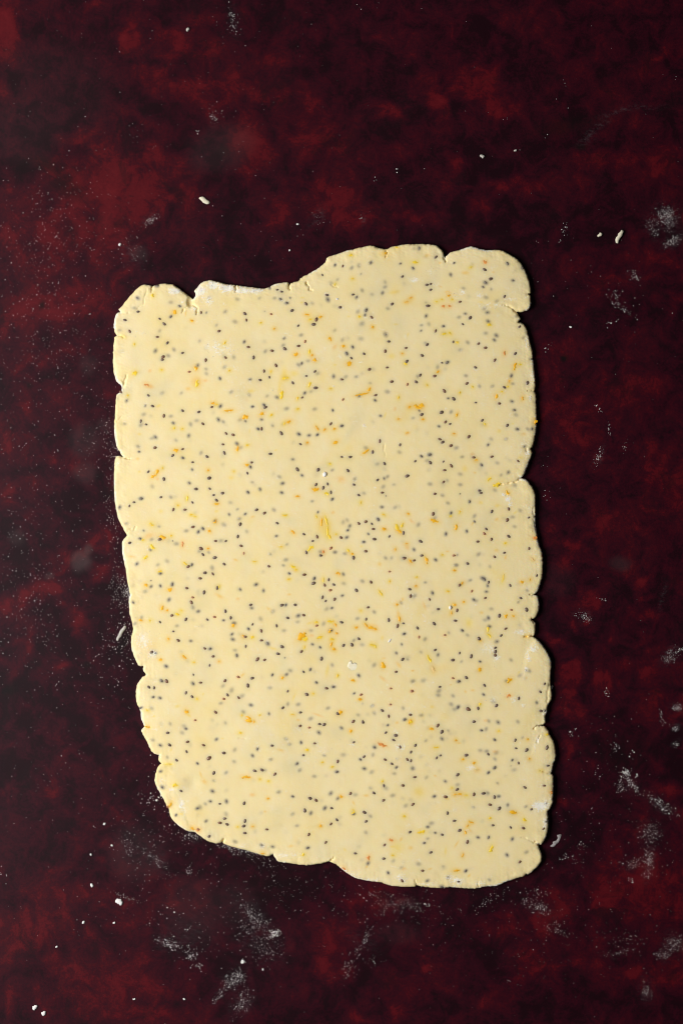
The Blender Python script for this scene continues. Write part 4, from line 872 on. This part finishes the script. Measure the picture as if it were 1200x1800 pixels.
# ------------------------------------------------------------------ flour grains
def grains(name, P_, Sz, mat, z_at=None, flat=.6):
    """irregular little octahedra, one mesh"""
    n = len(P_)
    base = np.array([(1, 0, 0), (0, 1, 0), (-1, 0, 0), (0, -1, 0), (0, 0, 1), (0, 0, -.9)], dtype=float)
    fc_ = np.array([(0, 1, 4), (1, 2, 4), (2, 3, 4), (3, 0, 4), (1, 0, 5), (2, 1, 5), (3, 2, 5), (0, 3, 5)])
    r = np.random.default_rng(5)
    v = base[None] * r.uniform(.55, 1.35, (n, 6, 1))
    a = r.uniform(0, 6.28, n)
    c, s_ = np.cos(a)[:, None], np.sin(a)[:, None]
    vx = v[..., 0] * c - v[..., 1] * s_
    vy = v[..., 0] * s_ + v[..., 1] * c
    sz = np.asarray(Sz)[:, None]
    zz = np.zeros(n) if z_at is None else np.array([z_at(p[0], p[1]) for p in P_])
    lowest = (v[..., 2] * flat).min(1)
    vz = (v[..., 2] * flat - lowest[:, None]) * sz + zz[:, None]
    vv = np.stack([vx * sz + P_[:, 0:1], vy * sz + P_[:, 1:2], vz + 0.00001], -1).reshape(-1, 3)
    ff = (fc_[None] + 6 * np.arange(n)[:, None, None]).reshape(-1, 3)
    return link(name, mesh_np(name, vv, ff, smooth=False), mat)


def in_dough(x, y):
    i, j = int((x - x0) / G), int((y - y0) / G)
    return 0 <= i < NX and 0 <= j < NY and in_node[j, i]


def cluster(cx, cy, sx, sy, ang, n, size, shape='g'):
    """n grains scattered about photo pixel (cx, cy)"""
    a = math.radians(ang)
    out, szs = [], []
    for k in range(n):
        u, w = (rng.normal() * sx * .62, rng.normal() * sy * .62) if shape == 'g' else (rng.uniform(-sx, sx), rng.uniform(-sy, sy))
        px = cx + u * math.cos(a) + w * math.sin(a)
        py = cy - (u * math.sin(a) - w * math.cos(a))
        x, y = P(px, py)
        if in_dough(x, y) or not (-80 < px < 1280 and -80 < py < 1880): continue
        out.append((x, y))
        szs.append(size * MM * float(np.clip(rng.lognormal(0, .45), .4, 2.6)))
    return out, szs


def flour_object(name, specs, label, group=None):
    PP, SS = [], []
    for s in specs:
        if name == 'flour_dusting': s = s[:5] + (max(3, int(s[5] * .27)), s[6] * 1.55 if s[6] < .1 else s[6], s[7])
        a, b = cluster(*s)
        PP += a
        SS += b
    o = grains(name, np.array(PP), SS, M_FLOUR)
    return tag(o, label, 'flour', group, 'stuff')


# fine dust over the whole board; u = spread evenly in a box
DUST = [(600, 900, 640, 940, 0, 1500, .055, 'u'), (300, 230, 300, 230, 0, 420, .06, 'u'), (90, 480, 130, 190, 0, 1500, .065, 'g'), (70, 430, 80, 60, 0, 500, .06, 'g'), (80, 600, 90, 80, 0, 600, .065, 'g'),
        (110, 900, 110, 330, 0, 2100, .062, 'u'), (185, 770, 34, 70, 0, 500, .055, 'g'), (40, 1000, 50, 100, 0, 350, .075, 'g'), (210, 1060, 18, 110, 0, 600, .075, 'g'), (60, 1100, 60, 50, 0, 260, .075, 'g'),
        (200, 1150, 34, 40, 0, 260, .08, 'g'), (196, 850, 8, 90, 0, 300, .07, 'g'), (90, 350, 60, 40, 20, 260, .07, 'g'), (240, 238, 16, 14, -20, 40, .10, 'g'), (290, 258, 16, 6, 0, 26, .10, 'g'),
        (150, 1350, 140, 120, 0, 420, .06, 'u'), (280, 1400, 30, 70, 0, 220, .085, 'g'), (300, 1560, 160, 100, 0, 500, .06, 'g'), (255, 1535, 12, 40, 0, 60, .12, 'g'), (283, 1612, 14, 26, 20, 40, .17, 'g'),
        (420, 1560, 120, 70, 0, 420, .065, 'g'), (480, 1550, 12, 26, 20, 60, .10, 'g'), (330, 1450, 60, 20, -35, 220, .08, 'g'), (560, 1560, 80, 26, 0, 260, .07, 'g'), (700, 1600, 160, 34, 0, 500, .065, 'g'),
        (900, 1640, 260, 120, 0, 700, .055, 'g'), (1080, 1500, 120, 160, 0, 800, .06, 'g'), (1060, 1300, 60, 60, 0, 120, .07, 'g'), (1060, 520, 80, 90, 0, 120, .065, 'g'), (360, 1660, 60, 60, 0, 200, .08, 'g'),
        (215, 1465, 30, 40, 0, 70, .10, 'g'), (5, 1535, 6, 14, 0, 30, .12, 'g'), (285, 1475, 60, 20, -20, 120, .07, 'g'), (240, 440, 14, 24, 30, 120, .06, 'g'), (225, 455, 12, 10, 0, 30, .11, 'g'),
        (370, 340, 30, 30, 0, 20, .09, 'g'), (560, 385, 12, 18, 50, 50, .10, 'g'), (495, 400, 50, 30, 0, 24, .09, 'g'), (660, 315, 8, 3, 0, 5, .28, 'g'), (700, 297, 3, 8, 0, 3, .2, 'g'), (410, 45, 14, 26, 10, 60, .08, 'g'),
        (380, 200, 20, 20, 0, 50, .075, 'g'), (960, 240, 4, 6, 0, 14, .10, 'g'), (905, 265, 8, 5, 0, 14, .11, 'g'), (990, 146, 3, 6, 0, 8, .14, 'g'), (1188, 132, 4, 8, 0, 12, .14, 'g'), (890, 210, 5, 5, 0, 14, .09, 'g'),
        (634, 385, 4, 10, 0, 26, .10, 'g'), (630, 10, 6, 10, -60, 14, .10, 'g'), (950, 425, 14, 3, 10, 8, .12, 'g'), (956, 830, 8, 12, 0, 14, .10, 'g'), (960, 872, 6, 10, 0, 24, .08, 'g'), (964, 608, 5, 16, -25, 30, .09, 'g')]
flour_object('flour_dusting', DUST, 'fine white flour dust sprinkled thinly over the dark red tabletop')

SMEARS = [
    ([(1171, 383, 15, 17, 35, 420, .06), (1146, 402, 8, 14, 20, 130, .06), (1172, 375, 8, 8, 0, 140, .08)], 'hazy white flour smudge near the cream ridged dough stick'),
    ([(1182, 423, 15, 6, 30, 220, .07)], 'small slanting flour smudge below the hazy one near the dough stick'),
    ([(991, 404, 5, 10, -20, 46, .08), (985, 425, 10, 3, 0, 10, .1)], 'faint short flour wisp between dough stick and dough corner'),
    ([(1114, 485, 12, 6, -35, 80, .08), (1082, 522, 10, 16, 0, 50, .09), (1095, 543, 24, 4, -35, 90, .085), (1076, 567, 8, 6, 0, 22, .10)], 'broken zigzag trail of flour specks beside the dough corner flap'),
    ([(1052, 718, 10, 2.5, -50, 30, .09), (1070, 754, 3, 10, 0, 30, .08), (1050, 803, 5, 15, -20, 110, .07), (1097, 784, 4, 14, -20, 30, .07)], 'thin curved flour scratch marks beside the dough on maroon paint'),
    ([(1026, 1084, 12, 6, -30, 140, .07), (1058, 1054, 8, 2, -10, 20, .08)], 'short faint flour rub near a dough edge crack'),
    ([(1178, 1152, 14, 8, 40, 200, .065), (1196, 1142, 8, 3, 20, 70, .07)], 'soft grey flour smudge with a bright tail at the board margin'),
    ([(1189, 1244, 7, 5, 10, 120, .07), (1186, 1281, 5, 5, 0, 70, .07), (1188, 1308, 4, 4, 0, 50, .075), (1161, 1258, 4, 9, 0, 26, .09), (1166, 1271, 8, 3, -20, 20, .08)], 'column of round grey flour fingerprints on the table'),
    ([(1065, 1214, 4, 9, 10, 40, .08), (1003, 1287, 9, 4, 30, 36, .08), (1080, 1314, 7, 12, 0, 60, .08), (1050, 1355, 6, 10, 0, 18, .09)], 'sparse flour specks in small groups above the bright flour dab'),
    ([(1100, 1358, 6, 5, 0, 150, .10), (1110, 1378, 18, 5, -52, 170, .09), (1090, 1382, 7, 15, 0, 120, .075), (1111, 1323, 6, 10, 0, 10, .16), (1117, 1363, 5, 3, 0, 12, .14)], 'bright white flour dab with a curling tail on black-red paint'),
    ([(1160, 1414, 28, 8, -35, 300, .075), (1142, 1462, 16, 16, 0, 260, .065)], 'long grey flour swipe running down from the curled dab'),
    ([(1139, 1515, 7, 24, 0, 260, .075), (1110, 1520, 18, 8, 10, 130, .065), (1108, 1545, 5, 4, 0, 14, .13)], 'upright flour stroke with a fainter stroke beside it'),
    ([(992, 1508, 6, 6, 0, 14, .15), (1015, 1515, 12, 8, -30, 26, .09), (1022, 1485, 6, 4, 0, 16, .10), (1040, 1423, 3, 8, 0, 8, .12)], 'loose flour specks scattered beside the grey dough scrape'),
    ([(945, 1595, 26, 9, -25, 240, .07), (980, 1636, 22, 10, -20, 150, .065), (945, 1570, 30, 10, 0, 80, .07)], 'two parallel grainy flour streaks past the rounded dough end'),
    ([(700, 1590, 34, 11, 0, 190, .07), (752, 1588, 5, 4, 0, 14, .14), (860, 1580, 24, 8, 30, 100, .07), (660, 1572, 30, 5, 0, 60, .07)], 'flour grains lining the long lower dough edge'),
    ([(640, 1655, 8, 28, -25, 130, .07), (612, 1702, 10, 18, -20, 90, .07), (655, 1690, 14, 14, 0, 40, .06)], 'faint upright flour streak below the dough edge notch'),
    ([(1100, 1650, 40, 14, 0, 110, .06), (1085, 1675, 24, 3, 10, 70, .065), (1184, 1658, 16, 12, 20, 240, .065), (1165, 1678, 12, 7, 0, 100, .065), (1136, 1740, 9, 16, 0, 120, .065)], 'pale powdery flour swipes on the large red paint patch'),
    ([(450, 1615, 40, 10, -45, 420, .07), (484, 1640, 8, 5, 25, 200, .11), (440, 1628, 16, 14, -40, 150, .08), (465, 1665, 34, 22, -20, 260, .065)], 'fan-shaped flour sweep ending in a bright white clump'),
    ([(413, 1722, 17, 11, 40, 380, .08), (426, 1763, 22, 10, 60, 240, .07), (384, 1752, 20, 5, 50, 100, .065), (428, 1690, 4, 4, 0, 30, .13)], 'dense brushed flour patch with two feathery strokes below it'),
    ([(300, 1660, 16, 6, -25, 160, .09), (277, 1651, 5, 4, 0, 24, .12), (336, 1680, 9, 9, 0, 110, .075), (348, 1697, 7, 5, 0, 40, .09), (320, 1665, 30, 10, -35, 80, .07)], 'small speckled flour heap with a trailing line of grains'),
    ([(275, 1512, 30, 6, -42, 170, .06), (225, 1490, 10, 26, 20, 110, .065), (222, 1578, 24, 4, -20, 110, .065), (335, 1530, 8, 6, 20, 46, .085)], 'thin feathery flour scuffs near the curved dough corner'),
    ([(425, 1493, 40, 7, -14, 330, .08), (400, 1485, 50, 12, -20, 160, .07), (338, 1470, 13, 7, 0, 130, .08), (470, 1515, 30, 8, -10, 60, .07)], 'flour ridge hugging the slanting dough edge'),
    ([(225, 1043, 7, 11, 0, 190, .085), (212, 1035, 14, 22, 0, 110, .085), (228, 1010, 6, 60, 8, 130, .075), (225, 1100, 8, 40, 0, 120, .08)], 'bright flour grains gathered against the straight dough side'),
    ([(206, 788, 4, 20, -10, 60, .08), (202, 830, 4, 40, 0, 60, .07), (212, 905, 8, 30, -20, 80, .07)], 'flour trace along the dough side near its small cracks'),
    ([(410, 35, 7, 22, 12, 90, .075), (376, 205, 5, 12, 0, 60, .075), (265, 388, 13, 5, 35, 110, .07), (345, 232, 4, 5, 0, 14, .1)], 'dim flour scuffs spread over bare table around the oval flake'),
    ([(270, 1405, 24, 20, -20, 60, .095), (282, 1402, 5, 3, 40, 10, .2), (262, 1400, 4, 8, 0, 10, .15)], 'coarse flour specks beside the floury fold of the dough'),
]
for spec, lab in SMEARS:
    flour_object('flour_smear', [s[:5] + (max(4, int(s[5] * .5)), s[6] * 1.5, 'g') for s in spec], lab, None)

# flour sitting as grains on the dough itself
PP, SS = [], []
for o, a, b, rx, ry, s in FLOUR:
    n = int(rx * ry * s * s / 30)
    for k in range(min(n, 260)):
        x, y = CP(o, (a + rng.normal() * rx * .7, b + rng.normal() * ry * .7))
        i, j = int((x - x0) / G), int((y - y0) / G)
        if not (0 <= i < NX and 0 <= j < NY and d_in[j, i] > .5 * MM): continue
        PP.append((x, y))
        SS.append(rng.uniform(.05, .17) * MM)
o = grains('flour_grains', np.array(PP), SS, M_FLOUR, z_at=lambda x, y: h_at(x, y) - .00002)
o.parent = dough
o['kind'] = 'stuff'


# ------------------------------------------------------------------ crumbs, slivers and flakes
def lump(name, px, py, ln, wd, ht, ang, mat, label, cat, group=None, seed=0, ridged=False, on_dough=False, pointy=.5, rag=.14):
    """a small torn piece: lumpy faceted body of len x width x height (photo px, px, mm)"""
    r = random.Random(seed * 13 + 5)
    n, rows = 9, 7
    v, f = [], []
    prof_n = 8
    for i in range(rows):
        t = i / (rows - 1)
        x = (t - .5) * ln * PX
        taper = max(.12, math.sin(math.pi * (.06 + .88 * t)) ** pointy)
        cy = r.uniform(-rag, rag) * wd * PX
        taper *= r.uniform(1 - 2 * rag, 1 + rag)
        for j in range(prof_n):
            th = 2 * math.pi * j / prof_n
            k = r.uniform(.82, 1.14)
            rid = 1 + (.16 if ridged and j % 2 else 0)
            y = cy + .5 * wd * PX * taper * math.cos(th) * k * rid
            z = .5 * ht * MM * (1 + math.sin(th) * k * rid) * (.45 + .55 * taper)
            v.append((x + r.uniform(-.03, .03) * ln * PX, y, max(0, z)))
    for i in range(rows - 1):
        for j in range(prof_n):
            j2 = (j + 1) % prof_n
            f.append((i * prof_n + j, i * prof_n + j2, (i + 1) * prof_n + j2, (i + 1) * prof_n + j))
    v0 = len(v)
    for row, base in ((0, 0), (rows - 1, (rows - 1) * prof_n)):
        c = np.mean(np.array(v[base:base + prof_n]), 0)
        v.append(tuple(c))
    for j in range(prof_n):
        j2 = (j + 1) % prof_n
        f.append((v0, j2, j, v0))
        b0 = (rows - 1) * prof_n
        f.append((v0 + 1, b0 + j, b0 + j2, v0 + 1))
    me = bpy.data.meshes.new(name)
    me.from_pydata(v, [], [tuple(dict.fromkeys(q_)) for q_ in f])
    zmin = min(p[2] for p in v)
    for vert in me.vertices: vert.co.z -= zmin
    for p in me.polygons: p.use_smooth = True
    me.materials.append(mat)
    o = bpy.data.objects.new(name, me)
    z = 0.00001
    x, y = P(px, py, T if on_dough else 0)
    if on_dough: z = h_at(x, y) - .00006
    o.location = (x, y, z)
    o.rotation_euler = (0, 0, math.radians(ang))
    col.objects.link(o)
    return tag(o, label, cat, group)


lump('dough_sliver', 213, 1113, 29, 6.5, 1.0, 60, M_GREY, 'long grey-white dough sliver lying on the table close beside the dough sheet', 'dough scrap', seed=1, pointy=.3)
lump('dough_stick', 1087, 416, 24, 8, 1.5, 66, M_CRUMB, 'short cream ridged stick of dough lying on bare table', 'dough scrap', seed=2, ridged=True, pointy=.22)
lump('dough_crumb', 1053, 413, 9, 7, 1.1, 40, M_CRUMB, 'small pale crumb next to the cream ridged dough stick', 'crumb', seed=3)
lump('dough_flake', 360, 352, 20, 10, .9, -32, M_CRUMB, 'flat oval cream flake on bare dark red table', 'crumb', seed=4, pointy=.7)
lump('crumb_grain', 847, 274.5, 9, 6.5, 1.1, -12, M_GREY, 'small pale grey oval grain on the dark red table', 'crumb', seed=5, pointy=.6)
lump('crumb_grain', 330, 52, 7, 6, .9, 60, M_GREY, 'tiny grey-white rounded grain beside dim flour scuffs', 'crumb', seed=6, pointy=.6)
lump('crumb_grain', 905, 264.5, 6, 4, .8, 20, M_GREY, 'tiny pale grain near the pale grey oval grain', 'crumb', seed=16, pointy=.6)
lump('flour_flake', 210, 1585, 13, 10, 1.0, -38, M_FLOUR, 'largest angular white flour flake lying alone on the table', 'flour flake', seed=7, pointy=.35)
lump('flour_flake', 62, 1770.5, 10, 7, .9, 45, M_FLOUR, 'white flour flake lying as one of a close pair', 'flour flake', 'pair of flour flakes', seed=8, pointy=.4)
lump('flour_flake', 77.5, 1781, 8.5, 7, .9, 70, M_FLOUR, 'white flour flake lying as one of a close pair', 'flour flake', 'pair of flour flakes', seed=9, pointy=.4)
SP = 'tiny separate white flour speck lying alone on the dark red table'
for n, (px, py, sz) in enumerate([(162, 1556, 6), (147, 1621, 5), (184, 1448, 4.5), (236, 1756, 4), (324, 1756, 4), (160, 1502, 3.6), (197, 1486, 3.8), (201, 1622, 4), (100, 1664, 3.6), (211, 430, 5),
                                  (523, 394, 4), (509, 440, 3.5), (427, 1690, 6), (462, 1704, 3.6), (1002, 575, 4)]):
    lump('flour_speck', px, py, sz * 1.15, sz * .95, .7, random.uniform(0, 180), M_FLOUR, SP, 'flour speck', 'separate flour specks', seed=20 + n)
lump('dough_scrape', 977, 1478, 27, 10, .30, 52, M_SCRAPE, 'smeared grey scrape of dough beside the rounded dough corner', 'dough scrap', seed=10, pointy=.45, rag=.25)
lump('dough_crumb', 969, 1208, 8, 4.5, .8, 75, M_GREY, 'small grey crumb touching the thick dough edge lobe', 'crumb', seed=11)
lump('flour_crumb', 570.5, 834, 8.5, 6.5, .8, 80, M_FLOUR, 'bright white crumb lying on the dough among dark seeds', 'crumb', seed=12, on_dough=True)
lump('flour_crumb', 790.5, 1068, 7, 4.8, .7, 95, M_FLOUR, 'bright white crumb on the dough touching an orange zest fleck', 'crumb', seed=13, on_dough=True)
lump('dough_flake', 621, 1170, 20, 14, .13, -20, M_FLAKE, 'thin square cream flake lying flat on the dough', 'crumb', seed=14, on_dough=True, pointy=.25, rag=.2)
lump('flour_crumb', 684.5, 1126, 7.5, 3.2, .4, 50, M_FLOUR, 'narrow white fleck lying on the dough', 'crumb', seed=15, on_dough=True)
lump('flour_crumb', 592.5, 525.5, 4.2, 3.8, .4, 0, M_FLOUR, 'tiny round white crumb on the dough below the slanting notch', 'crumb', seed=17, on_dough=True)
